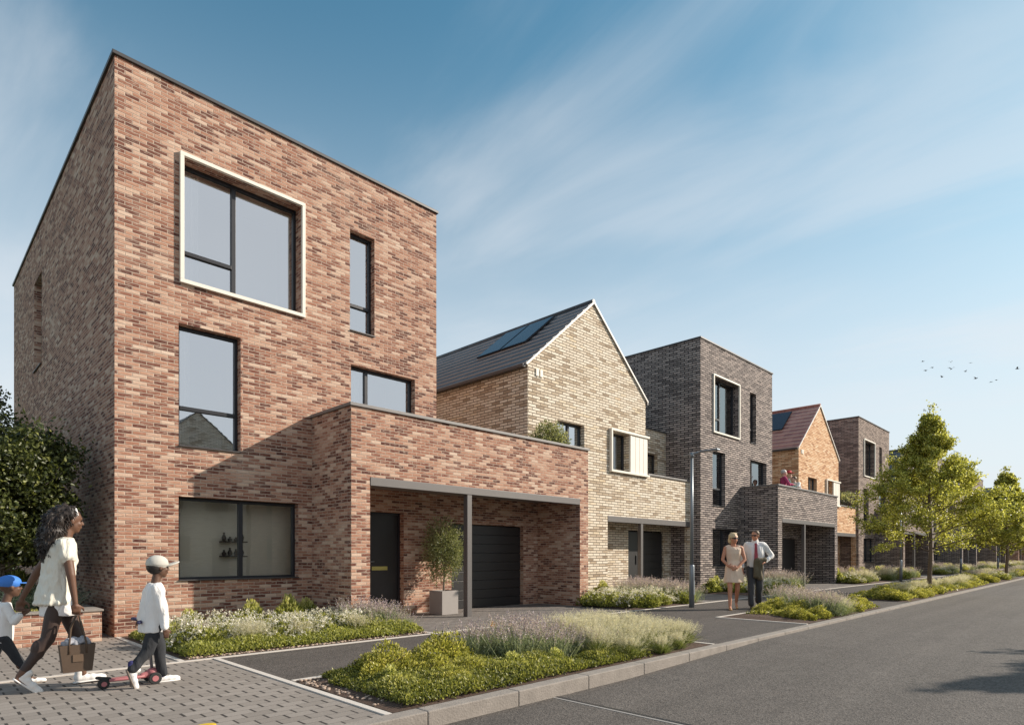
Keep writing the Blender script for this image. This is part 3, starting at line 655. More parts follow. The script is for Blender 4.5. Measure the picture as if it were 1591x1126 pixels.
# houses across the road (seen mirrored in the window panes, and from other viewpoints)
def across(x, w, h, bm, gab, label):
    y = -14.0; root = empty('terraced_house', (x, y, 0), label, 'house', 'houses across the road'); g = Geo()
    pl = Pl('B', y)
    for (a, b, c, d) in ((x, x+w, -0.2, h),):
        g.poly([(b, y, c), (a, y, c), (a, y, d), (b, y, d)]); g.poly([(a, y-9, c), (b, y-9, c), (b, y-9, d), (a, y-9, d)])
        g.poly([(a, y, c), (a, y-9, c), (a, y-9, d), (a, y, d)]); g.poly([(b, y-9, c), (b, y, c), (b, y, d), (b, y-9, d)])
    if gab:
        g.poly([(x+w, y, h), (x, y, h), (x+w/2, y, h+2.3)]); g.poly([(x, y-9, h), (x+w, y-9, h), (x+w/2, y-9, h+2.3)])
    g.build('wall', bm, root)
    g = Geo()
    if gab:
        roof_slab(g, x-0.1, h-0.08, x+w/2, h+2.3, y-9.1, y+0.1); roof_slab(g, x+w+0.1, h-0.08, x+w/2, h+2.3, y-9.1, y+0.1)
        g.build('roof', [SLATE, TILE_HILITE], root)
    else:
        g.box(x-0.05, x+w+0.05, y-9.05, y+0.05, h+0.002, h+0.08); g.build('roof', COPING, root)
    for (wx, wz, ww, wh) in ((0.9, 0.9, 1.3, 1.3), (w-2.2, 3.6, 1.2, 1.4), (0.9, 3.6, 1.0, 1.4)):
        g = Geo(); g.box(x+wx, x+wx+ww, y, y+0.03, wz, wz+wh); f = g.build('window', FRAME, root)
        g = Geo(); g.poly([(x+wx+ww-.06, y+.034, wz+.06), (x+wx+.06, y+.034, wz+.06), (x+wx+.06, y+.034, wz+wh-.06), (x+wx+ww-.06, y+.034, wz+wh-.06)]); g.build('pane', SOLAR, f)
    g = Geo(); g.box(x+w-1.9, x+w-1.0, y, y+0.05, 0.0, 2.1); g.build('front_door', DOORM, root)
across(1.6, 5.6, 6.2, BROWN, False, 'flat roofed house opposite, left of the reflected gable')
across(8.8, 5.2, 6.6, BUFF, True, 'buff gabled house opposite, mirrored in the first floor window')
across(14.2, 5.8, 5.6, RED, False, 'red brick house opposite, right of the reflected gable')
across(20.6, 5.2, 5.4, BUFF, True, 'second buff gabled house opposite')

# ------------------------------------------------------------------ ground, road, paths
def road_z(x): return -0.12 + 0.08 * max(0.0, min(1.0, (x-5.5)/3.5))
def sheet(name, x0, x1, y0, y1, z, mat, nx=1):
    g = Geo()
    for i in range(nx):
        a, b = x0+(x1-x0)*i/nx, x0+(x1-x0)*(i+1)/nx
        g.poly([(a, y0, z), (b, y0, z), (b, y1, z), (a, y1, z)])
    return g.build(name, mat, kind='structure')
g = Geo(); g.poly([(-900, -900, -0.26), (1500, -900, -0.26), (1500, 1500, -0.26), (-900, 1500, -0.26)]); g.build('ground', GRASSM, kind='structure')
g = Geo(); xs = [-80, 5.5, 6.2, 6.9, 7.6, 8.3, 9.0, 160]
for a, b in zip(xs, xs[1:]): g.poly([(a, -3.2, road_z(a)), (b, -3.2, road_z(b)), (b, 3.80, road_z(b)), (a, 3.80, road_z(a))])
g.build('road', ROADM, kind='structure')
sheet('pavement', -80, 160, -6.2, -3.2, 0.0, PATHM); sheet('front_gardens', -80, 160, -14.5, -6.2, -0.01, DRIVE)
sheet('block_paving', -40, 2.58, 3.90, 10.6, 0.0, BLOCK)
sheet('footpath', 2.64, 160, 3.90, 7.47, 0.0, PATHM)
sheet('driveway', 2.0, 160, 7.53, 12.5, -0.004, DRIVE)
g = Geo()
g.box(2.58, 2.64, 3.92, 7.47, -0.1, 0.010); g.box(-40, 160, 7.47, 7.53, -0.1, 0.010)
g.box(5.79, 5.85, 7.53, 9.05, -0.1, 0.008)
g.build('path_edging', EDGEM, kind='structure')
# kerb stones with open joints, dropping to a flush kerb
g = Geo(); x = 3.85-24*0.99
while x < 130:
    L_ = 0.99; a, b = x+0.002, x+L_-0.002
    for (u, v) in ((a, b),):
        rise = lambda q: 0.012 if q < 6.9 else 0.006
        n = 3
        zt = rise(u)
        g.box(u, v, 3.765, 3.915, -0.25, zt)
    x += L_
g.build('kerb', KERBM, kind='structure', bevel=0.010)
g = Geo(); g.box(-80, 160, 3.80, 3.90, -0.3, -0.012); g.build('kerb_bedding', SOILM, kind='structure')
g = Geo(); g.box(-80, 160, -3.35, -3.2, -0.2, 0.012); g.build('far_kerb', KERBM, kind='structure')
# iron drainage slot across the near carriageway
g = Geo(); g.box(4.33, 4.365, -3.2, 3.76, -0.13, -0.114); sl = g.build('drain_slot', FRAME, kind='structure')
g = Geo(); g.box(4.295, 4.327, -3.2, 3.76, -0.13, -0.1165); g.build('drain_channel_edge', simple('worn_steel', (0.30, 0.28, 0.26), .6), kind='structure')
# yellow painted cover near the front edge
g = Geo(); g.loft([(1.53, 4.58, 0.0, .075, .05), (1.53, 4.58, 0.008, .07, .046)], 18)
tag(g.build('access_cover', simple('yellow_paint', (0.62, 0.42, 0.03), .6, 0, .3, 30), off=Vector((1.53, 4.58, 0))), 'small yellow painted access cover in the block paving', 'cover')

# ------------------------------------------------------------------ plants
def fast_mesh(name, verts, faces_flat, nper, tone, mat):
    me = bpy.data.meshes.new(name); nv = len(verts); nf = len(faces_flat)//nper
    me.vertices.add(nv); me.vertices.foreach_set('co', verts.astype(np.float32).ravel())
    me.loops.add(nf*nper); me.loops.foreach_set('vertex_index', faces_flat.astype(np.int32))
    me.polygons.add(nf); me.polygons.foreach_set('loop_start', np.arange(0, nf*nper, nper, dtype=np.int32))
    me.update(calc_edges=True)
    at = me.attributes.new('tone', 'FLOAT', 'POINT'); at.data.foreach_set('value', tone.astype(np.float32))
    me.materials.append(mat); return me
def unit(a): return a / np.maximum(np.linalg.norm(a, axis=-1, keepdims=True), 1e-9)
def leaves_mesh(name, pos, d, L, W, tone, mat, fold=0.25):
    n = len(pos); d = unit(d)
    r = unit(rng.normal(size=(n, 3))); side = unit(np.cross(d, r)); nr = np.cross(side, d)
    L = np.broadcast_to(L, n)[:, None]; W = np.broadcast_to(W, n)[:, None]
    v = np.stack([pos, pos + d*L*0.45 + side*W*0.5 + nr*W*fold, pos + d*L - nr*L*0.12, pos + d*L*0.45 - side*W*0.5 + nr*W*fold], 1).reshape(-1, 3)
    b = np.arange(n)[:, None]*4
    f = np.concatenate([b, b+1, b+2, b, b+2, b+3], 1).ravel()
    return fast_mesh(name, v, f, 3, np.repeat(np.clip(tone, 0, 1), 4), mat)
def blades_mesh(name, base, d, L, W, droop, tone, mat, seg=4):
    """curved tapering ribbons"""
    n = len(base); d = unit(d); side = unit(np.cross(d, unit(rng.normal(size=(n, 3)))))
    L = np.broadcast_to(L, n)[:, None]; W = np.broadcast_to(W, n)[:, None]; droop = np.broadcast_to(droop, n)[:, None]
    out = unit(np.stack([d[:, 0], d[:, 1], np.zeros(n)], 1)); vs = []
    for k in range(seg+1):
        t = k/seg; c = base + d*L*t + out*L*droop*t*t + np.array([0, 0, -1.0])*L*droop*0.8*t*t*t
        w = W*(1-t)**0.7*0.5 + 0.0004
        vs += [c - side*w, c + side*w]
    v = np.stack(vs, 1).reshape(-1, 3); m = 2*(seg+1); b = np.arange(n)[:, None]*m
    f = np.concatenate([np.concatenate([b+2*k, b+2*k+1, b+2*k+3, b+2*k+2], 1) for k in range(seg)], 1).ravel()
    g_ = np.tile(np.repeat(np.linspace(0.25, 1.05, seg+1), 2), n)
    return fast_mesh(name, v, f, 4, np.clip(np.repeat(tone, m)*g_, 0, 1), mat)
def join_meshes(name, ms):
    bm = bmesh.new(); mats = []
    for m in ms:
        n0 = len(bm.faces); bm.from_mesh(m); bm.faces.ensure_lookup_table(); i = len(mats); mats.append(m.materials[0])
        for f in bm.faces[n0:]: f.material_index = i
    me = bpy.data.meshes.new(name); bm.to_mesh(me); bm.free()
    for m in mats: me.materials.append(m)
    return me
def child(name, me, parent):
    o = bpy.data.objects.new(name, me); col.objects.link(o); o.parent = parent; return o
def clumpy(n, rx, rz, nb=26, flat=0.0):
    """points in a lumpy dome: several overlapping sub-domes"""
    c = unit(rng.normal(size=(nb, 3))); c[:, 2] = np.abs(c[:, 2]); c *= rng.uniform(0.35, 0.8, (nb, 1)); c[:, 2] = c[:, 2]*0.85
    k = rng.integers(0, nb, n); q = unit(rng.normal(size=(n, 3))) * (rng.uniform(0, 1, (n, 1))**0.25) * rng.uniform(0.24, 0.38, (nb, 1))[k]
    p = c[k] + q; p[:, 2] = np.abs(p[:, 2]); nrm = unit(p*0.6 + q*2.0)
    return p*np.array([rx, rx, rz]), nrm, rng.uniform(-0.18, 0.18, nb)[k]
def mk_mound(name, rx, rz, n, L, W, mat, up=0.6):
    p, nr, tn = clumpy(n, rx, rz)
    d = nr + np.array([0, 0, up]) + rng.normal(size=(n, 3))*0.45
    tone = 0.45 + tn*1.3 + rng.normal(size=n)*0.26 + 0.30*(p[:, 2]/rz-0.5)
    return leaves_mesh(name, p, d, L*rng.uniform(0.7, 1.3, n), W*rng.uniform(0.7, 1.3, n), tone, mat)
def stems_mesh(name, n, rx, h, mat, lean=0.35, w=0.004):
    b = rng.normal(size=(n, 3))*np.array([rx*0.4, rx*0.4, 0]); d = np.stack([b[:, 0]*lean/rx*1.6, b[:, 1]*lean/rx*1.6, np.full(n, 1.0)], 1) + rng.normal(size=(n, 3))*0.08
    return b, unit(d), h*rng.uniform(0.75, 1.12, n)
def proto_lavender():
    r = empty('lavender', (0, 0, -50), '', 'lavender'); n = 300
    b, d, L = stems_mesh('s', n, 0.26, 0.40, L_LAV)
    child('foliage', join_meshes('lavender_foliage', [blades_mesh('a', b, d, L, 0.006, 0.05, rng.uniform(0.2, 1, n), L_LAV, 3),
          leaves_mesh('b', b[rng.integers(0, n, 2600)] + d[rng.integers(0, n, 2600)]*rng.uniform(0.02, 0.26, (2600, 1)) + rng.normal(size=(2600, 3))*0.03*np.array([1, 1, .4]), np.array([0, 0, 1.0])+rng.normal(size=(2600, 3))*0.5, 0.05, 0.008, rng.uniform(0, .9, 2600), L_LAV)]), r)
    m = 9; k = np.repeat(np.arange(n)[:130], m); t = np.tile(np.linspace(0.80, 1.08, m), 130)
    tip = b[k] + d[k]*(L[k]*t)[:, None] + rng.normal(size=(len(k), 3))*0.004
    child('flower_spikes', leaves_mesh('lavender_spikes', tip, d[k]*0.8+rng.normal(size=(len(k), 3))*0.6, 0.020, 0.013, rng.uniform(0, 1, len(k)), L_LAVF), r)
    return r
def proto_grass():
    r = empty('grass_tuft', (0, 0, -50), '', 'ornamental grass'); n = 620
    b = rng.normal(size=(n, 3))*np.array([0.07, 0.07, 0]); d = np.stack([b[:, 0]*4.5, b[:, 1]*4.5, np.full(n, 1.0)], 1)+rng.normal(size=(n, 3))*0.16
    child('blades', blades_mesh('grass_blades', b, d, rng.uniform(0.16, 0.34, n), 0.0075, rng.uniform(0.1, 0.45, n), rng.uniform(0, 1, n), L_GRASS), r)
    m = 170; b = rng.normal(size=(m, 3))*np.array([0.06, 0.06, 0]); d = unit(np.stack([b[:, 0]*4.5, b[:, 1]*4.5, np.full(m, 1.0)], 1)+rng.normal(size=(m, 3))*0.14); L = rng.uniform(0.32, 0.44, m)
    s = blades_mesh('a', b, d, L, 0.003, 0.06, rng.uniform(.4, 1, m), L_GRASS, 3)
    k = np.repeat(np.arange(m), 34); t = rng.uniform(0.68, 1.08, len(k)); p = b[k]+d[k]*(L[k]*t)[:, None]+rng.normal(size=(len(k), 3))*0.008
    child('seed_heads', join_meshes('grass_heads', [s, leaves_mesh('b', p, d[k]+rng.normal(size=(len(k), 3))*0.7, 0.022, 0.0035, rng.uniform(0, 1, len(k)), L_FEATH)]), r)
    return r
def proto_flowering():
    r = empty('white_flowering_shrub', (0, 0, -50), '', 'shrub')
    child('foliage', mk_mound('flowering_foliage', 0.30, 0.32, 4200, 0.042, 0.019, L_SHRUB, 1.1), r)
    p, nr, _ = clumpy(150, 0.35, 0.42, 24); p = np.repeat(p, 6, 0)+rng.normal(size=(900, 3))*0.010; p[:, 2] += 0.05
    child('flowers', leaves_mesh('flowering_petals', p, rng.normal(size=(900, 3))+np.array([0, 0, .6]), 0.026, 0.021, rng.uniform(0, 1, 900), L_WHITE), r)
    return r
def proto_mound():
    r = empty('mound_shrub', (0, 0, -50), '', 'shrub')
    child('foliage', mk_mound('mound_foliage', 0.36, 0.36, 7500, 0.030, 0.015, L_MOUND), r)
    g = Geo()
    for k in range(9):
        a = k*0.7; g.tube([(0, 0, 0), (0.10*math.cos(a), 0.10*math.sin(a), 0.12), (0.2*math.cos(a), 0.2*math.sin(a), 0.2)], [0.008, 0.006, 0.003], 5)
    g.build('twigs', BARK, r, off=Vector((0, 0, 0))).location = (0, 0, 0)
    return r
def proto_leafy():
    r = empty('leafy_shrub', (0, 0, -50), '', 'shrub')
    child('foliage', mk_mound('leafy_foliage', 0.28, 0.42, 2600, 0.06, 0.028, L_SHRUB, 0.9), r)
    return r
PROTO = {'lav': proto_lavender(), 'gra': proto_grass(), 'flo': proto_flowering(), 'mou': proto_mound(), 'lea': proto_leafy()}
USED = set()
def plant(kind, x, y, s, where, z=0.02, sz=None, label=None):
    c = copy_tree(PROTO[kind]) if kind in USED else PROTO[kind]; USED.add(kind); c.location = (x, y, z); c.rotation_euler.z = random.uniform(0, 6.28); c.scale = (s, s, (sz or s))
    nm = {'lav': 'lavender clump with pale mauve spikes', 'gra': 'feathery pale grass tuft', 'flo': 'leafy shrub dotted with white flowers',
          'mou': 'yellow green mounded shrub', 'lea': 'upright fresh green leafy shrub'}[kind]
    c['label'] = label or f'{nm} in {where}'
    c['group'] = f"{nm.split(' with ')[0].split(' dotted')[0]}s in {where}"; return c
def ground_cover(name, rects, n, h, label, L=0.032, W=0.018, mat=L_COVER, lift=0.0):
    P = []; T = []
    for (x0, x1, y0, y1, w) in rects:
        m = int(n*w); x = rng.uniform(x0, x1, m); y = rng.uniform(y0, y1, m)
        e = np.minimum.reduce([x-x0, x1-x, y-y0, y1-y]); e = np.clip(e/0.22, 0, 1)**0.5
        hh = np.array([noise.noise(Vector((a*2.3, b*2.3, 1.7)))*0.5+0.62 for a, b in zip(x, y)])
        z = 0.02+h*hh*e*rng.uniform(0.35, 1.0, m)**0.5
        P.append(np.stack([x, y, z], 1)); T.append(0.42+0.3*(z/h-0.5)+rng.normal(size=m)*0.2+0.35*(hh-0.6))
    P = np.concatenate(P); T = np.concatenate(T); c = P.mean(0)*np.array([1, 1, 0])
    o = bpy.data.objects.new(name, leaves_mesh(name, P-c, rng.normal(size=P.shape)*0.7+np.array([0, 0, 0.8]), L*rng.uniform(.7, 1.3, len(P)), W, T, mat)); col.objects.link(o)
    o.location = c; o['kind'] = 'stuff'; tag(o, label, 'ground cover'); return o
def soil(x0, x1, y0, y1, edge=True):
    g = Geo(); nx, ny = max(2, int((x1-x0)/0.25)), max(2, int((y1-y0)/0.25))
    hz = lambda i, j: 0.006 + (0.035+0.02*noise.noise(Vector((i*.9+x0, j*.9, 0))) if 0 < i < nx and 0 < j < ny else 0)
    for i in range(nx):
        for j in range(ny):
            q = [(i, j), (i+1, j), (i+1, j+1), (i, j+1)]; g.smooth = True
            g.poly([(x0+(x1-x0)*a/nx, y0+(y1-y0)*b/ny, hz(a, b)) for a, b in q])
    g.build('planting_bed_soil', SOILM, kind='structure')
def pebbles(x0, x1, y0, y1, n, label):
    g = Geo()
    for _ in range(n):
        r = random.uniform(0.008, 0.02); g.sphere((random.uniform(x0, x1), random.uniform(y0, y1), 0.012+r*0.3), (r*1.2, r, r*0.6), 6, 4)
    o = g.build('pebbles', PEBM, kind='stuff'); tag(o, label, 'pebbles')

VB = [(2.66, 7.72, 3.93, 5.58), (11.2, 15.9, 3.93, 5.55), (18.3, 32.0, 3.93, 5.6), (33.5, 42.0, 3.93, 5.6), (45.0, 60.0, 3.93, 5.6), (62.0, 78.0, 3.93, 5.6), (80, 100, 3.93, 5.6)]
FB = [(2.30, 5.78, 7.54, 10.44), (11.40, 14.50, 7.54, 10.10), (17.9, 22.15, 7.54, 10.0), (28.2, 34.2, 7.54, 9.8), (35.0, 38.9, 7.54, 9.8), (45.2, 50.6, 7.54, 9.8),
      (51.9, 55.8, 7.54, 9.8), (62.0, 67.4, 7.54, 9.8), (68.8, 72.6, 7.54, 9.8), (78.9, 84, 7.54, 9.8), (86, 100, 7.54, 9.8)]
for b in VB + FB: soil(*b)
g = Geo()
g.box(2.66, 7.78, 5.58, 5.64, -0.1, 0.012); g.box(7.72, 7.78, 3.92, 5.58, -0.1, 0.012)
g.box(11.14, 15.96, 5.55, 5.61, -0.1, 0.012); g.box(11.14, 11.2, 3.92, 5.55, -0.1, 0.012)
for b in VB[2:]: g.box(b[0]-0.06, b[1]+0.06, b[3], b[3]+0.06, -0.1, 0.012)
for b in FB[:4]: g.box(b[1]+0.002, b[1]+0.06, b[2]+0.003, min(b[3], 9.0), -0.1, 0.012)
g.box(2.24, 2.298, 7.535, 10.40, -0.1, 0.011)
g.build('bed_edging', EDGEM, kind='structure')
pebbles(2.36, 5.76, 7.56, 7.74, 420, 'brown pebbles along the front edge of the red house bed')
pebbles(2.67, 2.92, 4.2, 5.56, 160, 'pebbles at the paving end of the nearest verge bed')

# nearest verge bed
W0 = 'the verge bed nearest the camera'
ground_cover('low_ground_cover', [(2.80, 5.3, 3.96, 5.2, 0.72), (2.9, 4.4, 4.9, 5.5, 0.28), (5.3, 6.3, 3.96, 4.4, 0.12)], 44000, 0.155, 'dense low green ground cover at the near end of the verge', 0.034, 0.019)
for i, (x, y, s, sz) in enumerate([(3.34, 5.12, 1.05, 1.02), (4.06, 5.1, 1.2, 1.16), (3.72, 4.8, 0.9, 0.72)]):
    plant('mou', x, y, s, W0, sz=sz, label=['smaller yellow green mound shrub nearest the block paving', 'larger golden mound shrub left of the near lavender', 'low mound shrub filling between the two near mounds'][i])
for i, (x, y, s, z) in enumerate([(3.1, 4.65, .6, .5), (3.55, 4.35, .75, .52), (4.4, 4.4, .7, .5), (4.0, 4.55, .8, .6), (4.95, 4.3, .6, .48)]):
    plant('mou' if i % 2 else 'lea', x, y, s, W0, sz=z, label='low rounded clump in the ground cover of the nearest verge bed')['group'] = 'low clumps in the near ground cover'
for (x, y, s) in [(4.6, 5.2, .95), (4.9, 4.8, 1.0), (5.2, 5.2, 1.05), (5.25, 4.6, .85), (5.5, 4.95, .95), (5.6, 5.4, 1.0), (5.75, 4.5, .75)]:
    plant('lav', x, y, s, W0)
for (x, y, s) in [(5.75, 4.35, .85), (6.0, 4.7, 1), (6.1, 5.15, 1.0), (6.3, 4.25, .85), (6.45, 4.75, 1.0), (6.6, 5.2, 1.0), (6.8, 4.3, .85), (6.95, 4.8, .95), (7.1, 5.25, .9), (7.25, 4.3, .8), (7.35, 4.75, .85), (7.5, 4.25, .7), (6.55, 4.0, .5), (7.0, 4.05, .5), (6.0, 4.1, .6)]:
    plant('gra', x, y, s, W0)
plant('mou', 7.45, 5.32, 0.95, W0, sz=0.85, label='round golden shrub behind the feathery grasses')
g = empty('apricot_flower_clump', (5.05, 5.35, 0.02), 'clump of apricot and yellow flowers rising from the near lavender', 'flowers')
pp, nn, _ = clumpy(60, 0.22, 0.40, 12); pp = np.repeat(pp, 9, 0)+rng.normal(size=(540, 3))*0.009; pp[:, 2] += 0.04
child('petals', leaves_mesh('apricot_petals', pp, rng.normal(size=(540, 3)), 0.022, 0.016, rng.uniform(0, 1, 540), L_PINK), g)
bb = rng.normal(size=(60, 3))*np.array([.08, .08, 0]); child('stems', blades_mesh('apricot_stems', bb, np.array([0, 0, 1.])+rng.normal(size=(60, 3))*.2, .42, .005, .02, rng.uniform(0, 1, 60), L_GRASS, 3), g)

# bed in front of the red house
W1 = 'the bed below the red house window'
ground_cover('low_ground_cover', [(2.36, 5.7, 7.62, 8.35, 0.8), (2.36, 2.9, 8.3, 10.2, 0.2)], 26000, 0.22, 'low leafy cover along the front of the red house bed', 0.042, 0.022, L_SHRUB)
r2 = random.Random(5)
for i in range(26):
    x = 2.65+(i % 9)*0.335+r2.uniform(-.1, .1); y = 8.2+(i//9)*0.55+r2.uniform(-.12, .12)
    if x < 5.1 or y < 8.9: plant('flo', min(x, 5.45), y, r2.uniform(.9, 1.2), W1, sz=r2.uniform(0.85, 1.15))
for (x, y, s) in [(4.0, 9.85, 1.15), (4.55, 9.7, 1.3), (4.95, 9.9, 1.1), (2.55, 9.4, 0.75), (3.1, 10.0, .9)]: plant('lea', x, y, s, W1)
for (x, y, s) in [(5.35, 8.2, 1.05), (5.2, 8.55, 1.15), (5.45, 8.6, 1.0), (2.75, 8.7, .7), (5.5, 7.95, .7)]: plant('lav', x, y, s, W1)
for (x, y, s) in [(4.75, 7.95, .75), (3.2, 7.95, .8), (3.9, 8.0, .7)]: plant('gra', x, y, s, W1)

W2 = 'the bed below the buff house'
for (x, y, s) in [(11.8, 9.6, 1.1), (12.2, 9.7, .9), (13.15, 9.75, 1.25)]: plant('lea', x, y, s, W2)
for i in range(18):
    x = 11.7+(i % 6)*0.4+r2.uniform(-.1, .1); y = 7.9+(i//6)*0.55+r2.uniform(-.1, .1)
    if (x-11.4) > (9.4-y)*-0.2: plant('flo', x, y, r2.uniform(1.0, 1.25), W2)
for (x, y, s) in [(13.5, 8.6, 1.3), (13.8, 8.3, 1.35), (14.1, 8.7, 1.3), (13.9, 9.1, 1.4), (14.3, 8.2, 1.2), (14.25, 9.3, 1.3), (13.5, 9.2, 1.3), (13.75, 7.9, 1.1), (14.1, 7.85, 1.1)]: plant('lav', x, y, s, W2)
W3 = 'the bed in front of the dark brick house'
for i in range(14):
    plant('flo', 18.9+(i % 5)*0.5+r2.uniform(-.15, .15), 8.0+(i//5)*0.6, r2.uniform(1.1, 1.45), W3)
for (x, y, s) in [(20.9, 8.2, 1.5), (21.3, 8.5, 1.6), (21.7, 8.2, 1.4), (21.2, 9.0, 1.5), (21.8, 8.9, 1.3), (20.7, 8.8, 1.5)]: plant('lav', x, y, s, W3)
for (x, y, s) in [(18.2, 9.3, 1.1), (18.6, 8.6, .9), (19.2, 9.6, 1.2)]: plant('lea', x, y, s, W3)
for (x, y, s) in [(19.6, 7.85, .9), (20.5, 7.85, .9), (21.3, 7.85, .8)]: plant('mou', x, y, s, W3)

# second verge bed, behind which the couple walks
W4 = 'the second verge bed'
for (x, y, s) in [(12.35, 5.15, .75), (12.0, 4.5, .8), (12.75, 5.1, .95), (11.75, 4.2, .7), (12.3, 4.15, .8), (14.2, 4.6, 1.2), (14.9, 4.9, 1.15), (15.2, 4.3, 1.0), (14.4, 5.2, 1.1), (15.5, 4.8, .9), (14.4, 4.15, .85), (13.6, 4.9, .9), (12.9, 5.2, 1.0), (13.3, 5.3, 1.0), (12.7, 4.6, 1.0), (13.9, 4.7, 1.0)]:
    plant('mou', x, y, s, W4, sz=s*0.9)
for (x, y, s) in [(12.9, 4.3, 1.1), (13.15, 4.7, 1.15), (13.0, 4.1, .9), (13.4, 4.4, 1.0), (13.8, 5.2, 1.2), (14.3, 5.4, 1.1)]: plant('lav', x, y, s, W4)
for (x, y, s) in [(13.6, 4.15, .8), (13.9, 4.45, .9), (13.3, 4.05, .7)]: plant('gra', x, y, s, W4)
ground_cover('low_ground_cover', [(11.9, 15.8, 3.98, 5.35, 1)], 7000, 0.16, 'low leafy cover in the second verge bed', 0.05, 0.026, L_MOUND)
W5 = 'the long verge bed under the street tree'
for i in range(36):
    x = 18.7+i*0.37+r2.uniform(-.15, .15); plant('mou', x, r2.uniform(4.25, 5.3), r2.uniform(1.0, 1.5), W5, sz=r2.uniform(.75, 1.1))
for i in range(7): plant('gra', 20.0+i*1.7, 4.2+r2.uniform(0, .5), 1.0, W5)
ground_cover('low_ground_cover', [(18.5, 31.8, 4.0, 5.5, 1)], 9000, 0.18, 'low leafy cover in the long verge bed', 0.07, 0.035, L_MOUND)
for bi, b in enumerate(VB[3:]):
    w = ['the verge bed before the second tree', 'the verge bed beyond the second tree', 'the distant verge bed', 'the farthest verge bed'][bi]
    k = int((b[1]-b[0])/0.75)
    for i in range(k): plant(('mou', 'mou', 'lav', 'gra', 'mou', 'flo')[i % 6], b[0]+0.4+i*0.75, r2.uniform(4.3, 5.3), r2.uniform(1.3, 1.9), w, sz=1.2)
for bi, b in enumerate(FB[3:]):
    w = ['the bed before the orange brick house', 'the bed before the grey brown house', 'the bed behind the nearest street tree', 'the bed past the nearest street tree', 'the far bed under the branches',
         'the far bed left of the second tree', 'the far bed right of the second tree', 'the farthest house front bed'][bi]
    k = int((b[1]-b[0])/0.55)
    for i in range(k):
        plant(('flo', 'lea', 'flo', 'mou', 'lav', 'gra')[(i*5+bi) % 6], b[0]+0.4+i*0.55, r2.uniform(7.95, 8.5), r2.uniform(1.2, 1.7), w, sz=1.3)
        if i % 2 == 0: plant(('lea', 'lav')[i//2 % 2], b[0]+0.5+i*0.55, r2.uniform(8.9, 9.4), 1.6, w, sz=1.5)

# ------------------------------------------------------------------ trees
def limb(g, p, d, L, r, depth, tips, rr, up=0.15, nseg=4, spread=0.7, kids=3):
    pts = [Vector(p)]; d = Vector(d).normalized(); cur = Vector(p)
    for i in range(nseg):
        d = (d + Vector((rr.gauss(0, .10), rr.gauss(0, .10), up*0.35 + rr.gauss(0, .06)))).normalized(); cur = cur + d*L/nseg; pts.append(cur.copy())
    g.tube(pts, [r*(1-0.7*i/nseg) for i in range(nseg+1)], 6 if depth < 2 else 4, cap=False)
    if depth >= 1:
        for q in pts[1:]: tips.append((q.copy(), d.copy()))
    if depth < 3:
        for k in range(kids):
            t = rr.uniform(0.35, 0.95); q = pts[0].lerp(pts[-1], t); i = min(nseg-1, int(t*nseg)); q = pts[i].lerp(pts[i+1], t*nseg-i)
            side = Vector((rr.gauss(0, 1), rr.gauss(0, 1), rr.gauss(0, .5))).normalized()
            limb(g, q, (d + side*spread).normalized(), L*0.5, r*0.5, depth+1, tips, rr, up, 3, spread, kids)
def street_tree(x, y, H, seed, label, dens=1.0, leaf=0.075, grp='street trees in the verge'):
    rr = random.Random(seed); root = empty('street_tree', (x, y, 0), label, 'tree', grp)
    g = Geo(); tips = []
    top = Vector((0.05, 0.02, H*0.93)); n = 10
    tp = [Vector((0.03*math.sin(i*1.3), 0.03*math.cos(i*1.1), H*0.93*i/n)) for i in range(n+1)]
    g.tube(tp, [0.078*(1-0.88*i/n)*(1.25 if i == 0 else 1) for i in range(n+1)], 10)
    nb = 54
    for k in range(nb):
        t = 0.22+0.75*(k/nb)**0.95; z = H*0.93*t; a = k*2.4+rr.uniform(-.3, .3)
        prof = max(0.0, 1.0-(t-0.22)/0.80)**1.3
        L = (0.05+2.25*prof*min(1, 0.80+max(0, t-0.22)*2.0))*rr.uniform(0.84, 1.06)*H/5.9
        limb(g, (0, 0, z), (math.cos(a), math.sin(a), 0.12+0.55*t), L, 0.022*(1.25-t), 1, tips, rr, 0.16, 4, 0.70, 4)
    for k in range(8): tips.append((Vector((rr.gauss(0, .06), rr.gauss(0, .06), H*(0.90+0.09*k/8))), Vector((0, 0, 1))))
    g.build('trunk', BARK, root, off=Vector((0, 0, 0))).location = (0, 0, 0)
    # the trunk tube was built at the origin; leaves follow
    T = np.array([list(p) for p, _ in tips]); D = np.array([list(d) for _, d in tips]); m = int(58000*dens)
    k = rng.integers(0, len(T), m); p = T[k]+rng.normal(size=(m, 3))*np.array([.075, .075, .045])*H/5.9
    p = p[p[:, 2] > H*0.19]; m = len(p); k = k[:m]
    rad = np.linalg.norm(p[:, :2], axis=1); tn = rng.uniform(-.2, .2, len(T))[k]
    tone = 0.52+tn+rng.normal(size=m)*0.24
    d = D[k]*0.4+rng.normal(size=(m, 3))*0.7+np.array([0, 0, -0.15])
    child('crown', leaves_mesh('street_tree_crown', p, d, leaf*rng.uniform(.7, 1.2, m), leaf*0.62, tone, L_TREE), root)
    return root
street_tree(22.45, 4.28, 5.95, 33, 'nearest young street tree with a conical yellow green crown')
bpy.data.objects['street_tree'].scale = (.88, .88, 1)
t2 = street_tree(38.4, 4.15, 5.6, 5, 'second street tree, its crown cut by the right edge', 0.7, 0.11)
for x, s, l in ((50.0, 1.0, 'third street tree, far down the verge'), (64.0, 1.05, 'fourth street tree, small at the right edge'), (80.0, 1.0, 'farthest street tree in the verge')):
    c = copy_tree(t2); c.location = (x, 4.2, 0); c.scale = (s, s, s); c.rotation_euler.z = x; c['label'] = l
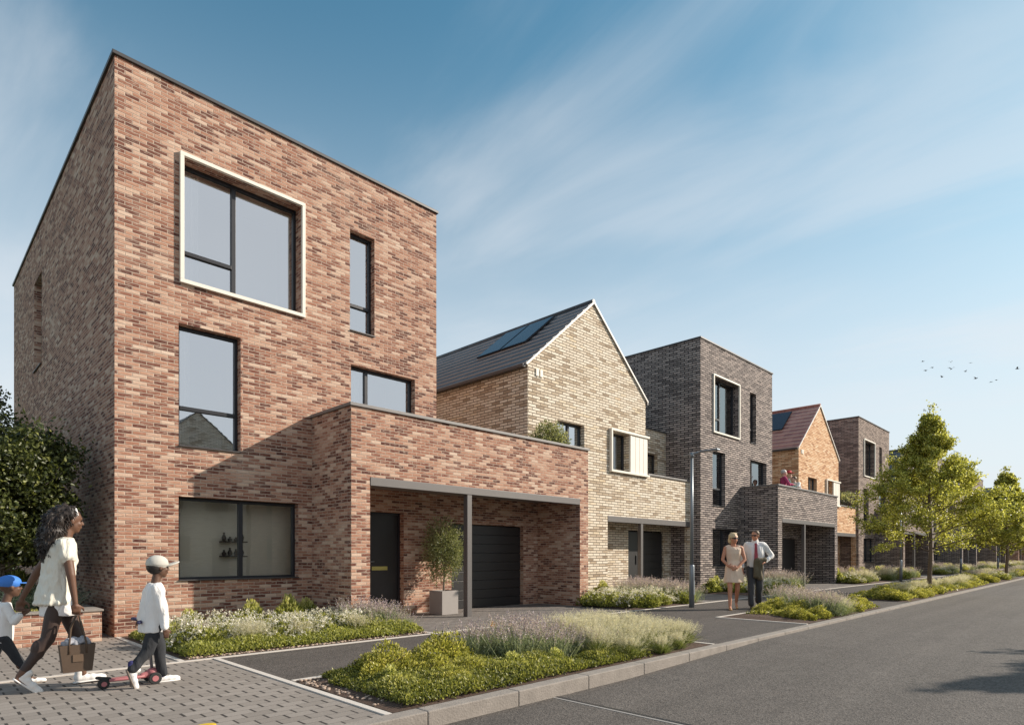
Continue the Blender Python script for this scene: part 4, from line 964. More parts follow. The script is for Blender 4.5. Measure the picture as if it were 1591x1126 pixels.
c = copy_tree(t2); c.location = (14.3, -3.65, 0); c.scale = (.85, .85, .86); c['label'] = 'tree across the road whose shadow falls on the carriageway'; c['group'] = 'trees across the road'

def garden_tree(x, y, z, H, rad, seed, label, stems=4, dens=1.0):
    rr = random.Random(seed); root = empty('garden_tree', (x, y, z), label, 'tree'); g = Geo(); tips = []
    for s in range(stems):
        a = s*6.28/stems+0.4; b = Vector((0.05*math.cos(a), 0.05*math.sin(a), 0)); tilt = 0.35
        pts = [b + Vector((math.cos(a)*tilt*t*t*rad, math.sin(a)*tilt*t*t*rad, H*0.62*t)) for t in (0, .2, .4, .6, .8, 1)]
        g.tube(pts, [0.05, .042, .035, .028, .02, .012], 7)
        for k in range(18):
            t = 0.25+0.75*k/18; q = pts[min(4, int(t*5))].lerp(pts[min(5, int(t*5)+1)], t*5 % 1)
            b2 = rr.uniform(0, 6.28); limb(g, q, (math.cos(b2), math.sin(b2), 0.3), rad*rr.uniform(.55, .95), 0.014, 1, tips, rr, 0.3, 4, 0.8, 3)
    g.build('trunk', BARKG, root, off=Vector((0, 0, 0))).location = (0, 0, 0)
    T = np.array([list(p) for p, _ in tips]); m = int(24000*dens); k = rng.integers(0, len(T), m)
    p = T[k]+rng.normal(size=(m, 3))*0.10; ok = (p[:, 2] > H*0.2); p = p[ok]; k = k[ok]; m = len(p)
    tone = 0.35+rng.uniform(-.2, .2, len(T))[k]+rng.normal(size=m)*0.22
    child('crown', leaves_mesh('garden_tree_crown', p, rng.normal(size=(m, 3))+np.array([0, 0, -.2]), 0.075*rng.uniform(.7, 1.2, m), 0.042, tone, L_DARK), root)
    return root
garden_tree(1.0, 11.5, 0.35, 3.6, 0.88, 3, 'dark leafy multi stemmed tree in the brick planter beside the red house', dens=2.0)
garden_tree(-0.1, 13.6, 0.35, 4.9, 1.15, 8, 'taller dark tree behind the planter at the left edge', dens=2.2)

# brick planter at the left edge
pr = empty('brick_planter', (2.05, 10.1, 0), 'low red brick planter wall at the side of the red house', 'planter')
g = Geo(); g.box(-6, 2.02, 10.12, 10.34, -0.05, 0.42); g.box(1.80, 2.02, 10.34, 16, -0.05, 0.42); g.build('wall', RED, pr)
g = Geo(); g.box(-6.02, 2.04, 10.10, 10.36, 0.422, 0.45); g.box(1.78, 2.04, 10.36, 16, 0.422, 0.45); g.build('coping', KERBM, pr, bevel=0.004)
g = Geo(); g.poly([(-6, 10.34, .34), (1.80, 10.34, .34), (1.80, 17, .34), (-6, 17, .34)]); g.build('planter_soil', SOILM, kind='structure')
for i, (x, y, s) in enumerate([(1.62, 10.75, 1.0), (1.3, 10.9, 1.05), (1.0, 10.7, .95), (1.55, 11.4, 1.2), (0.6, 10.9, 1.0), (0.9, 11.5, 1.2)]):
    r = empty('strap_leaf_plant', (x, y, 0.34), 'spiky blue green strap leaved plant in the brick planter', 'plant', 'strap leaved plants in the brick planter'); n = 220
    b = rng.normal(size=(n, 3))*np.array([.04, .04, 0]); d = np.stack([b[:, 0]*9, b[:, 1]*9, np.full(n, 1.0)], 1)+rng.normal(size=(n, 3))*.25
    child('blades', blades_mesh('strap_blades', b, d, rng.uniform(.3, .6, n)*s, .014, rng.uniform(.05, .35, n), rng.uniform(0, 1, n), L_BLUE), r)
for (x, y, s_) in [(-0.6, 13.0, 2.6), (0.3, 14.6, 3.0), (-1.3, 14.4, 3.0), (1.2, 14.0, 2.3)]:
    plant('lea', x, y, s_, 'the planter', z=.34, label='large leafy shrub filling the back of the brick planter')['group'] = 'leafy shrubs at the back of the brick planter'
ground_cover('low_ground_cover', [(-2, 1.75, 10.37, 10.75, 1)], 2600, 0.14, 'yellow green cover spilling along the planter edge', 0.04, 0.02, L_COVER).location.z = 0.33

# potted tree in the porch
pt = empty('potted_tree', (7.93, 9.92, 0), 'clipped olive like tree in a square grey pot inside the porch', 'potted tree')
g = Geo(); a, b, c, d, h = 7.72, 8.14, 9.70, 10.12, 0.48
g.box(a, b, c, c+.03, 0, h); g.box(a, b, d-.03, d, 0, h); g.box(a, a+.03, c+.03, d-.03, 0, h); g.box(b-.03, b, c+.03, d-.03, 0, h); g.box(a+.03, b-.03, c+.03, d-.03, 0, h-.06)
g.build('pot', simple('pale_grey_pot', (0.32, 0.29, 0.27), .7, 0, .06), pt, bevel=.004)
g = Geo(); g.tube([(7.93, 9.92, .40), (7.94, 9.91, .8), (7.92, 9.93, 1.3)], [.022, .018, .01], 8); g.build('trunk', BARKG, pt)
n = 7500; p, nr, tn = clumpy(n, 1, 1, 46); sgn = np.where(rng.uniform(size=n) < .5, 1, -1); p[:, 2] *= sgn; p *= np.array([.44, .44, .86]); p[:, 2] += 1.30; p += rng.normal(size=p.shape)*np.array([.035, .035, .05])
child('foliage', leaves_mesh('pot_foliage', p, nr*np.stack([np.ones(n), np.ones(n), sgn], 1)+rng.normal(size=(n, 3))*.6, .055, .017, .45+tn+rng.normal(size=n)*.2, L_POT), pt)

# terrace plants
tp_ = empty('terrace_shrub', (10.98, 9.75, 2.76), 'rounded leafy shrub standing on the red house terrace by the buff gable', 'shrub')
g = Geo(); g.loft([(10.98, 9.75, 2.76, .16, .16), (10.98, 9.75, 3.15, .22, .22)], 20); g.build('pot', simple('dark_pot', (.06, .06, .06), .7), tp_)
g = Geo(); g.tube([(10.98, 9.75, 3.0), (10.98, 9.75, 3.9)], .02); g.build('stem', BARK, tp_)
n = 4500; p, nr, tn = clumpy(n, .50, .55, 30); p[:, 2] = p[:, 2]*1.3+.95
child('foliage', leaves_mesh('terrace_foliage', p, nr+rng.normal(size=(n, 3))*.5, .06, .03, .6+tn+rng.normal(size=n)*.2, L_POT), tp_)
pm = empty('palm', (34.9, 10.75, 2.7), 'small palm on the orange brick house terrace', 'palm')
g = Geo(); g.loft([(34.9, 10.75, 2.7, .2, .2), (34.9, 10.75, 3.1, .25, .25)], 16); g.tube([(34.9, 10.75, 3.0), (34.9, 10.75, 4.15)], .05); g.build('trunk', BARK, pm)
n = 26; a = np.arange(n)*2.4; dd = np.stack([np.cos(a), np.sin(a), rng.uniform(.2, 1.5, n)], 1)
k = np.repeat(np.arange(n), 26); t = np.tile(np.linspace(.15, 1, 26), n)[:, None]; o3 = unit(dd)[k]; L_ = .95
fp = np.array([0, 0, 1.45])+o3*L_*t+np.array([0, 0, -.55])*t*t*L_
child('fronds', leaves_mesh('palm_fronds', fp, o3+rng.normal(size=(len(k), 3))*.7, .24, .035, rng.uniform(.3, 1, len(k)), L_POT), pm)

# ------------------------------------------------------------------ lamp posts
lamp = empty('street_lamp', (12.93, 7.08, 0), 'slim grey street lamp on the footpath beside the strolling couple', 'street lamp', 'street lamps')
def L3(x, y, z): return (12.93+x, 7.08+y, z)
g = Geo(); g.tube([L3(0, 0, -.02), L3(0, 0, .95), L3(0, 0, .98)], [.062, .062, .05], 16); g.build('base', ZINC, lamp)
g = Geo(); g.tube([L3(0, 0, .97), L3(0, 0, 3.5)], [.042, .034], 16); g.tube([L3(0, 0, 3.44), L3(0, 0, 3.56)], [.05, .05], 16); g.build('pole', ZINC, lamp)
g = Geo(); g.tube([L3(0, .20, 3.50), L3(0, 0, 3.53), L3(0.02, -.3, 3.56)], .022, 8); g.build('bracket', ZINC, lamp)
g = Geo(); g.box(12.93-.075, 12.93+.075, 7.08-.66, 7.08-.22, 3.53, 3.575); g.build('lamp_head', ZINC, lamp, bevel=.018)
g = Geo(); g.box(12.93-.05, 12.93+.05, 7.08-.60, 7.08-.30, 3.522, 3.529); g.build('lens', simple('lamp_lens', (.7, .7, .68), .2), lamp)
g = Geo(); g.box(12.93-.025, 12.93+.025, 7.08-.064, 7.08-.06, .30, .62); g.build('access_door', ZINC, lamp)
for (x, y, l) in ((32.2, 7.25, 'street lamp partly hidden by the left side of the nearest tree'), (46.5, 7.25, 'thin street lamp seen right of the nearest tree trunk'), (62.0, 7.25, 'small distant street lamp'), (80.0, 7.25, 'farthest and smallest street lamp')):
    c = copy_tree(lamp); c.location = (x, y, 0); c['label'] = l

# ------------------------------------------------------------------ birds
BIRD = simple('bird_feathers', (0.09, 0.09, 0.10), .9)
bird_xyz = []
rb = random.Random(9)
for (s, t) in [(.6686, .3147), (.6833, .3051), (.6725, .3005), (.7136, .3135), (.7147, .3026), (.7377, .2984), (.7461, .3125), (.7545, .2869), (.7796, .2817), (.788, .2848), (.8222, .3028), (.6995, .2893)]:
    d = rb.uniform(52, 95); bird_xyz.append((.7071*d*(1+s), .7071*d*(1-s), 1.2+t*d))
for i, (x, y, z) in enumerate(bird_xyz):
    r = empty('bird', (x, y, z), 'small dark bird in the loose flock flying above the street trees', 'bird', 'birds in the sky', rb.uniform(0, 6.28)); r.scale = (.62, .62, .62)
    g = Geo(); g.sphere((0, 0, 0), (.20, .055, .05), 8, 6); g.sphere((.2, 0, .02), .04, 6, 5); g.poly([(-.15, -.03, 0), (-.34, -.06, 0), (-.34, .06, 0), (-.15, .03, 0)])
    g.build('body', BIRD, r, off=Vector((0, 0, 0))).location = (0, 0, 0)
    up = rb.uniform(-.1, .2)
    for sgn in (-1, 1):
        g = Geo(); q = [(.08, .03*sgn, .02), (.12, .22*sgn, .06+up), (-.02, .45*sgn, .02+up*1.4), (-.06, .22*sgn, .05+up), (-.08, .03*sgn, .01)]
        g.poly(q); g.poly([(a, b, c-.012) for a, b, c in q][::-1])
        for k in range(5):
            a, b = q[k], q[(k+1) % 5]; g.poly([a, (a[0], a[1], a[2]-.012), (b[0], b[1], b[2]-.012), b])
        g.build('wing', BIRD, r, off=Vector((0, 0, 0))).location = (0, 0, 0)

# ------------------------------------------------------------------ people
def cloth(m, scale=9, dist=0.03, strength=0.9):
    nt = m.node_tree; b = nt.nodes['Principled BSDF']; t = N(nt, 'ShaderNodeTexCoord')
    n = nt.nodes.new('ShaderNodeTexNoise'); n.inputs['Scale'].default_value = scale; n.inputs['Detail'].default_value = 3; n.inputs['Distortion'].default_value = 1.2
    mp_ = nt.nodes.new('ShaderNodeMapping'); mp_.inputs['Scale'].default_value = (1, 1, .4); nt.links.new(t.outputs['Object'], mp_.inputs[0]); nt.links.new(mp_.outputs[0], n.inputs['Vector'])
    bump(nt, n.outputs[0], strength, dist, b); return m
def skin(name, c): return simple(name, c, 0.55, 0, 0.05, 8)
SK_DARK = skin('deep_brown_skin', (0.13, 0.062, 0.036)); SK_KID = skin('brown_skin', (0.11, 0.055, 0.033)); SK_FAIR = skin('tanned_fair_skin', (0.56, 0.25, 0.15)); SK_PINK = skin('fair_skin', (0.62, 0.38, 0.29))
C_WHITE = simple('white_cotton', (0.80, 0.78, 0.76), 0.9, 0, 0.04); C_CREAM = simple('cream_silk', (0.70, 0.67, 0.58), 0.6, 0, 0.05)
C_DARK = simple('dark_denim', (0.028, 0.030, 0.035), 0.9, 0, 0.3, 18); C_GREY = simple('charcoal_trousers', (0.06, 0.058, 0.062), 0.85, 0, 0.15)
C_BEIGE = simple('beige_lace_dress', (0.80, 0.60, 0.45), 0.8, 0, 0.12, 60); C_RED = simple('red_tie', (0.34, 0.035, 0.05), 0.5)
C_OLIVE = simple('olive_brown_jacket', (0.13, 0.105, 0.065), 0.9, 0, 0.3, 12); C_MAG = simple('magenta_jumper', (0.42, 0.05, 0.14), 0.9, 0, 0.1)
C_BLUE = simple('bright_blue_cap', (0.05, 0.20, 0.62), 0.7, 0, 0.15); C_KHAKI = simple('pale_grey_cap', (0.52, 0.50, 0.45), 0.8, 0, 0.06)
H_BLACK = simple('black_hair', (0.018, 0.013, 0.011), 0.6, 0, 0.4, 30); H_BROWN = simple('dark_brown_hair', (0.018, 0.011, 0.008), 0.55, 0, 0.5, 30)
H_BLOND = simple('blond_hair', (0.62, 0.47, 0.27), 0.5, 0, 0.3, 30); H_GREY = simple('grey_hair', (0.55, 0.53, 0.50), 0.6, 0, 0.2, 30); H_MID = simple('brown_hair', (0.13, 0.08, 0.045), 0.6, 0, 0.3, 30)
SHADES = simple('black_sunglasses', (0.01, 0.01, 0.01), 0.15); SHOE_W = simple('white_trainer', (0.78, 0.76, 0.74), 0.5, 0, 0.03); SHOE_B = simple('black_leather_shoe', (0.015, 0.013, 0.012), 0.3)
SOLE = simple('shoe_sole', (0.25, 0.20, 0.16), 0.8); BAGM = simple('brown_leather', (0.085, 0.055, 0.036), 0.5, 0, 0.2, 10); PINKM = simple('pink_scooter_plastic', (0.42, 0.15, 0.16), 0.5)
RUBBER = simple('black_rubber', (0.02, 0.02, 0.02), 0.7); NAVY = simple('navy_sock', (0.03, 0.03, 0.12), 0.9); NUDE = simple('nude_sandal', (0.62, 0.36, 0.16), 0.5); PATT = simple('patterned_scarf', (0.35, 0.36, 0.40), 0.9, 0, 0.9, 40)
TEAL = simple('teal_print_shirt', (0.12, 0.20, 0.19), 0.9, 0, 0.9, 30); REDHAT = simple('red_sun_hat', (0.50, 0.04, 0.05), 0.8)

for m_ in (C_WHITE, C_CREAM, C_DARK, C_GREY, C_BEIGE, C_MAG, C_OLIVE): cloth(m_)
def V(*a): return Vector(a)
def cap(g, p, q, r1, r2=None):
    r2 = r1 if r2 is None else r2
    g.tube([p, q], [r1, r2], 12); g.sphere(p, r1, 12, 8); g.sphere(q, r2, 12, 8)
def fused(name, g, mat, parent, voxel, smooth=3, amp=0.0, freq=10.0):
    """one continuous surface out of overlapping volumes"""
    me = bpy.data.meshes.new(name+'_raw'); me.from_pydata([tuple(p) for p in g.v], [], g.f); me.update()
    o = bpy.data.objects.new(name+'_raw', me); col.objects.link(o)
    m = o.modifiers.new('r', 'REMESH'); m.mode = 'VOXEL'; m.voxel_size = voxel; m.use_smooth_shade = True
    s = o.modifiers.new('s', 'SMOOTH'); s.iterations = smooth; s.factor = 0.5
    dg = bpy.context.evaluated_depsgraph_get(); out = bpy.data.meshes.new_from_object(o.evaluated_get(dg))
    bpy.data.objects.remove(o); bpy.data.meshes.remove(me); out.name = name
    if amp:
        nr = [v.normal.copy() for v in out.vertices]
        for v, n in zip(out.vertices, nr): v.co += n*amp*noise.noise(Vector((v.co.x*freq, v.co.y*freq, v.co.z*freq*0.45)))
    out.materials.clear(); out.materials.append(mat)
    out.polygons.foreach_set('use_smooth', [True]*len(out.polygons))
    c = bpy.data.objects.new(name, out); col.objects.link(c); c.parent = parent; return c
def hand(g, w, d, n, side, k=1.0, curl=0.5):
    """palm, four separate bent fingers and a thumb; w wrist, d direction, n palm normal, side = towards the thumb"""
    d = Vector(d).normalized(); n = Vector(n).normalized(); s = Vector(side).normalized()
    p = w + d*0.045*k; cap(g, w, w+d*0.03*k, .020*k, .024*k)
    for t in (-.024, -.008, .008, .024): cap(g, w+d*.03*k+s*t*k, w+d*.078*k+s*t*k, .015*k, .011*k)
    for t, L in ((-.028, .058), (-.010, .070), (.009, .075), (.028, .068)):
        a = w+d*.078*k+s*t*k; b = a+(d*(1-curl*.4)+n*curl*.5).normalized()*L*.45*k; c = b+(d*(1-curl)+n*curl).normalized()*L*.32*k; e = c+(d*(.6-curl)+n*(curl+.2)).normalized()*L*.25*k
        cap(g, a, b, .0092*k, .0086*k); cap(g, b, c, .0086*k, .008*k); cap(g, c, e, .008*k, .007*k)
    a = w+d*.028*k+s*.026*k; b = a+(d*.55+s*.75+n*.25).normalized()*.038*k; c = b+(d*.9+s*.2+n*.35).normalized()*.03*k
    cap(g, a, b, .0125*k, .010*k); cap(g, b, c, .010*k, .008*k)
def head(g, c, yaw, k, tilt=0.0):
    """skull, jaw, nose, lips, brow, ears; yaw is the facing angle in the figure's own frame"""
    M = Matrix.Rotation(yaw, 3, 'Z') @ Matrix.Rotation(tilt, 3, 'Y')
    def a(x, y, z): return c + M @ Vector((x*k, y*k, z*k))
    g.sphere(a(-.008, 0, .028), (.098*k, .076*k, .092*k), 18, 12, M); g.sphere(a(.022, 0, -.035), (.070*k, .060*k, .078*k), 16, 10, M)
    g.sphere(a(.052, 0, -.085), (.034*k, .034*k, .026*k), 12, 8, M)
    cap(g, a(.088, 0, .018), a(.106, 0, -.022), .008*k, .013*k); cap(g, a(.090, -.018, -.055), a(.090, .018, -.055), .009*k, .009*k)
    cap(g, a(.082, -.03, .028), a(.082, .03, .028), .010*k, .010*k)
    for s in (-1, 1): g.sphere(a(-.004, .077*s, -.008), (.019*k, .010*k, .030*k), 10, 8, M); g.sphere(a(.060, .035*s, -.025), .024*k, 10, 8)
    return M, a
def eyes(root, a, k, M, parent):
    for s in (-1, 1):
        g = Geo(); g.sphere(a(.084, .030*s, .006), (.008*k, .012*k, .007*k), 10, 6, M); g.build('eye', H_BLACK, parent, off=V(0, 0, 0)).location = (0, 0, 0)
def torso(g, J, k, wide=1.0):
    hip = (J['hipR']+J['hipL'])/2; sh = (J['shR']+J['shL'])/2; ch = hip.lerp(sh, .68)
    ax = (J['shL']-J['shR']).normalized()
    g.sphere(hip+V(0, 0, .02*k), (.105*k, .155*k*wide, .115*k), 16, 10); g.sphere(hip.lerp(sh, .38), (.088*k, .125*k*wide, .15*k), 16, 10)
    g.sphere(ch, (.108*k, .148*k*wide, .165*k), 16, 10); cap(g, J['shR']+ax*.02*k, J['shL']-ax*.02*k, .055*k, .055*k)
    cap(g, sh+V(0, 0, -.02*k), J['head']+V(-.01*k, 0, -.06*k), .062*k, .050*k)
def figure(name, loc, rz, label, skinmat, J, k, voxel, hands, head_yaw=0.0, hk=1.0, tilt=0.0, barefoot=False, legs=True, group=None, wide=1.0):
    root = empty(name, loc, label, 'person', group, rz); BASE[root.name] = V(0, 0, 0)
    g = Geo(); torso(g, J, k, wide)
    for s in 'RL':
        cap(g, J['sh'+s], J['el'+s], .046*k, .036*k); cap(g, J['el'+s], J['wr'+s], .036*k, .023*k)
        if legs:
            cap(g, J['hip'+s], J['kn'+s], .080*k, .052*k); cap(g, J['kn'+s], J['an'+s], .053*k, .033*k)
            m = J['kn'+s].lerp(J['an'+s], .3); g.sphere(m+V(-.012*k, 0, 0), (.052*k, .048*k, .09*k), 10, 8)
            cap(g, J['an'+s]+V(-.015*k, 0, -.03*k), J['toe'+s], .030*k, .024*k)
        else: cap(g, J['hip'+s], J['kn'+s], .080*k, .06*k)
        w, d, n, sd, cu = hands[s] if s in hands else (None,)*5
        if d is None: d = (J['wr'+s]-J['el'+s]); n = V(0, 1 if s == 'R' else -1, 0); sd = V(1, 0, 0); cu = .45
        hand(g, J['wr'+s], d, n, sd, k*1.0 if hk == 1.0 else k*1.05, cu)
    M, a = head(g, J['head'], head_yaw, k*hk, tilt)
    b = fused('body', g, skinmat, root, voxel, 2); BASE[b.name] = V(0, 0, 0)
    eyes(root, a, k*hk, M, b)
    return root, b, M, a
def part(name, g, mat, parent): 
    o = g.build(name, mat, parent, off=V(0, 0, 0)); o.location = (0, 0, 0); return o
def trousers(name, J, k, mat, root, voxel, to='an', r0=.093, r1=.068, r2=.055, amp=.006, wide=1.0):
    g = Geo(); hip = (J['hipR']+J['hipL'])/2; g.sphere(hip+V(0, 0, .03*k), (.118*k, .165*k*wide, .12*k), 16, 10)
    for s in 'RL':
        cap(g, J['hip'+s], J['kn'+s], r0*k, r1*k)
        if to == 'an': cap(g, J['kn'+s], J['kn'+s].lerp(J['an'+s], .93), r1*k, r2*k)
    return fused(name, g, mat, root, voxel, 3, amp, 14)
def shoe(p, d, k, mat, root, sole=SOLE, pitch=0.0):
    """trainer: heel at p, pointing along d (may point down)"""
    d = Vector(d).normalized(); s = Vector((-d.y, d.x, 0)).normalized(); u = d.cross(s)*-1 if d.cross(s).z < 0 else d.cross(s)
    g = Geo()
    def A(x, y, z): return p + d*x*k + s*y*k + u*z*k
    for (x, r, z) in ((.035, .034, .05), (.09, .036, .048), (.15, .038, .036), (.21, .036, .028), (.24, .028, .024)): g.sphere(A(x, 0, z), r*k, 12, 8)
    cap(g, A(.04, 0, .05), A(.05, 0, .10), .034*k, .036*k); cap(g, A(.04, 0, .04), A(.22, 0, .03), .034*k, .032*k)
    o = fused('shoe', g, mat, root, .008*k, 3)
    g = Geo(); g.tube([A(.0, 0, .002), A(.02, 0, .004), A(.12, 0, .006), A(.22, 0, .008), A(.265, 0, .012)], [.025*k, .036*k, .035*k, .04*k, .018*k], 12)
    for i, q in enumerate(g.v): rel = q-p; h = rel.dot(u); g.v[i] = q - u*(h-.006*k)*0.72
    so = part('sole', g, sole, o); return o
def hair_strands(g, pts, dirs, L, w, rr):
    for p, d in zip(pts, dirs):
        q = [Vector(p)]; dd = Vector(d).normalized(); ph = rr.uniform(0, 6.28)
        for i in range(5):
            dd = (dd + V(math.cos(ph+i*1.9), math.sin(ph+i*1.9), 0)*.55 + V(0, 0, -.35)).normalized(); q.append(q[-1]+dd*L/5)
        g.tube(q, [w, w*.95, w*.9, w*.75, w*.5, w*.15], 4, cap=False)

# mother in a cream blouse, striding right with a tote bag
J = dict(hipR=V(.02, -.085, .86), hipL=V(.04, .085, .86), knR=V(-.06, -.085, .46), knL=V(.17, .075, .47), anR=V(-.255, -.085, .155), anL=V(.225, .07, .09),
         toeR=V(-.17, -.085, .04), toeL=V(.36, .07, .035), shR=V(.055, -.165, 1.30), shL=V(.05, .165, 1.30), elR=V(.085, -.225, 1.02), wrR=V(.115, -.235, .775),
         elL=V(-.10, .235, 1.04), wrL=V(-.20, .30, .80), head=V(.115, 0, 1.515))
mroot, mb, M, A = figure('person', (1.006, 6.86, 0), 0, 'woman in a loose cream blouse striding right with a brown tote bag', SK_DARK, J, 0.98, .008,
    {'R': (0, V(.1, 0, -1), V(0, 1, 0), V(1, 0, 0), .95), 'L': (0, V(-.15, .1, -1), V(0, -1, 0), V(1, 0, 0), .8)}, 0.15, 1.0, .08)
g = Geo(); g.loft([(.035, 0, 1.365, .062, .075), (.05, 0, 1.345, .09, .15), (.045, 0, 1.29, .115, .185), (.04, 0, 1.18, .13, .17), (.03, 0, 1.03, .125, .165), (.012, 0, .90, .135, .18), (-.005, 0, .77, .148, .19), (-.005, 0, .755, .140, .18)], 28)
for s in 'RL': cap(g, J['sh'+s]+V(0, 0, .0), J['sh'+s].lerp(J['el'+s], .42), .064, .062)
bl = fused('blouse', g, C_CREAM, mroot, .008, 2, .018, 30)
g = Geo(); g.loft([(.02, 0, .86, .125, .165), (.025, 0, .74, .135, .17), (.04, 0, .655, .155, .155)], 24); fused('undershirt', g, C_WHITE, mroot, .01, 2, .008, 12)
g = Geo()
for s in 'RL': cap(g, J['hip'+s], J['kn'+s], .084, .056); cap(g, J['kn'+s], J['kn'+s].lerp(J['an'+s], .85), .057, .037); g.sphere(J['kn'+s].lerp(J['an'+s], .3)+V(-.012, 0, 0), (.056, .052, .09), 10, 8)
fused('leggings', g, simple('dark_brown_leggings', (0.045, 0.026, 0.02), .6, 0, .15), mroot, .009, 2)
shoe(V(-.305, -.085, .135), V(.66, 0, -.62), 1.0, SHOE_W, mroot, SHOE_W); shoe(V(.15, .07, .01), V(1, 0, 0.02), 1.0, SHOE_W, mroot, SHOE_W)
g = Geo(); rr = random.Random(4); pts, ds = [], []
for (c, r) in (((.075, 0, 1.565), (.105, .105, .095)), ((.01, 0, 1.50), (.10, .12, .12)), ((-.02, 0, 1.40), (.095, .135, .12)), ((-.045, 0, 1.30), (.085, .13, .11)), ((-.05, 0, 1.22), (.06, .10, .07))):
    g.sphere(c, r, 18, 12)
    for _ in range(150):
        q = V(rr.gauss(0, 1), rr.gauss(0, 1), rr.gauss(0, 1)).normalized(); p = V(c[0]+q.x*r[0]*.92, c[1]+q.y*r[1]*.92, c[2]+q.z*r[2]*.92)
        if p.x > .13 and p.z < 1.58: continue
        pts.append(p); ds.append(q)
core = fused('hair', g, H_BROWN, mroot, .012, 2, .03, 26)
g = Geo(); hair_strands(g, pts, ds, .052, .005, rr); part('curls', g, H_BROWN, core)
g = Geo(); g.tube([A(.03, -.085, .05), A(.02, -.05, .112), A(.02, .05, .112), A(.03, .085, .05)], .010, 8); part('hair_band', g, C_WHITE, core)

bag = empty('tote_bag', (1.006+.125, 6.86-.25, .17), 'brown leather tote bag hanging from the striding woman\'s hand', 'bag'); BASE[bag.name] = V(0, 0, 0)
g = Geo(); cs = [(-.125, -.055, 0), (.125, -.055, 0), (.125, .055, 0), (-.125, .055, 0)]; ct = [(-.155, -.05, .265), (.155, -.05, .265), (.155, .05, .265), (-.155, .05, .265)]
for i in range(4): j = (i+1) % 4; g.poly([cs[i], cs[j], ct[j], ct[i]]); g.poly([(ct[i][0]*.94, ct[i][1]*.85, .25), (ct[j][0]*.94, ct[j][1]*.85, .25), ct[j], ct[i]][::-1])
g.poly(cs[::-1]); g.poly([(a*.94, b*.85, .25) for a, b, c in ct]); part('bag_body', g, BAGM, bag)
for s in (-1, 1):
    g = Geo(); g.tube([(-.075, .053*s, .18), (-.072, .050*s, .28), (-.055, .030*s, .42), (-.01, .012*s, .545), (.02, .012*s, .545), (.045, .03*s, .42), (.072, .05*s, .28), (.075, .053*s, .18)], .0085, 8); part('handle', g, BAGM, bag)
g = Geo(); g.box(-.045, .045, -.062, -.056, .10, .17); part('pocket', g, simple('light_leather', (.13, .085, .055), .5), bag)
g = Geo()
for k in range(7): g.sphere((-.10+k*.032, .01*(-1)**k, .275+.018*(k % 3)), (.04, .035, .035), 10, 7)
fused('scarf', g, PATT, bag, .01, 1, .02, 30)
bag.scale = (.86, .86, .90)

# small child led by the hand, blue cap
K = .62
J = dict(hipR=V(.0, -.06, .44), hipL=V(.0, .06, .44), knR=V(.10, -.06, .25), knL=V(-.06, .06, .24), anR=V(.20, -.06, .07), anL=V(-.20, .06, .10), toeR=V(.29, -.06, .02), toeL=V(-.13, .06, .02),
         shR=V(.02, -.11, .73), shL=V(.02, .11, .73), elR=V(.075, -.16, .60), wrR=V(.115, -.19, .655), elL=V(-.03, .15, .60), wrL=V(.02, .17, .47), head=V(.06, 0, .905))
croot, cb, M, A = figure('person', (.68, 7.33, 0), 0, 'small child in a bright blue cap led by the hand at the left edge', SK_KID, J, K, .008, {'R': (0, V(.8, .1, .45), V(0, 1, 0), V(0, 0, 1), .5)}, .2, 1.35)
g = Geo(); torso(g, J, K*1.1); g.v = [p for p in g.v]; 
for s in 'RL': cap(g, J['sh'+s], J['el'+s], .042, .038); cap(g, J['el'+s], J['el'+s].lerp(J['wr'+s], .85), .038, .030)
g2 = Geo(); g2.loft([(.0, 0, .40, .085, .115), (.0, 0, .52, .088, .115), (.01, 0, .66, .085, .115), (.02, 0, .765, .05, .07)], 22)
for s in 'RL': cap(g2, J['sh'+s], J['el'+s], .042, .038); cap(g2, J['el'+s], J['el'+s].lerp(J['wr'+s], .85), .038, .030)
fused('shirt', g2, C_WHITE, croot, .008, 3, .006, 18)
trousers('trousers', J, K, C_DARK, croot, .009)
shoe(V(.15, -.06, .0), V(1, 0, .0), .66, SHOE_W, croot); shoe(V(-.235, .06, .09), V(.7, 0, -.5), .66, SHOE_W, croot)
g = Geo(); g.sphere(A(-.01, 0, .052), (.094, .078, .068), 18, 12); capo = fused('cap', g, C_BLUE, croot, .008, 2)
g = Geo(); g.loft([(A(.10, 0, .05).x, A(.1, 0, .05).y, A(.1, 0, .045).z-.006, .085, .062), (A(.10, 0, .05).x, A(.1, 0, .05).y, A(.1, 0, .045).z+.002, .082, .058)], 20); part('peak', g, C_BLUE, capo)

# boy with a scooter
K = .70
J = dict(hipR=V(.02, -.07, .55), hipL=V(.03, .07, .55), knR=V(-.035, -.07, .33), knL=V(.09, .065, .32), anR=V(-.17, -.07, .165), anL=V(.115, .065, .07), toeR=V(-.165, -.07, .05), toeL=V(.21, .065, .025),
         shR=V(.02, -.125, .90), shL=V(.04, .115, .90), elR=V(.055, -.165, .70), wrR=V(.075, -.175, .535), elL=V(.0, .17, .72), wrL=V(-.03, .21, .60), head=V(.065, 0, 1.085))
broot, bb_, M, A = figure('person', (1.66, 6.40, 0), 0, 'boy in a white top and pale grey cap standing over a scooter', SK_KID, J, K, .008, {}, .1, 1.22)
g = Geo(); g.loft([(.015, 0, .49, .115, .14), (.01, 0, .60, .105, .135), (.015, 0, .75, .10, .135), (.03, 0, .87, .088, .13), (.035, 0, .945, .055, .07)], 24)
for s in 'RL': cap(g, J['sh'+s], J['el'+s], .052, .045); cap(g, J['el'+s], J['el'+s].lerp(J['wr'+s], .95), .044, .034)
fused('shirt', g, C_WHITE, broot, .0075, 3, .010, 18)
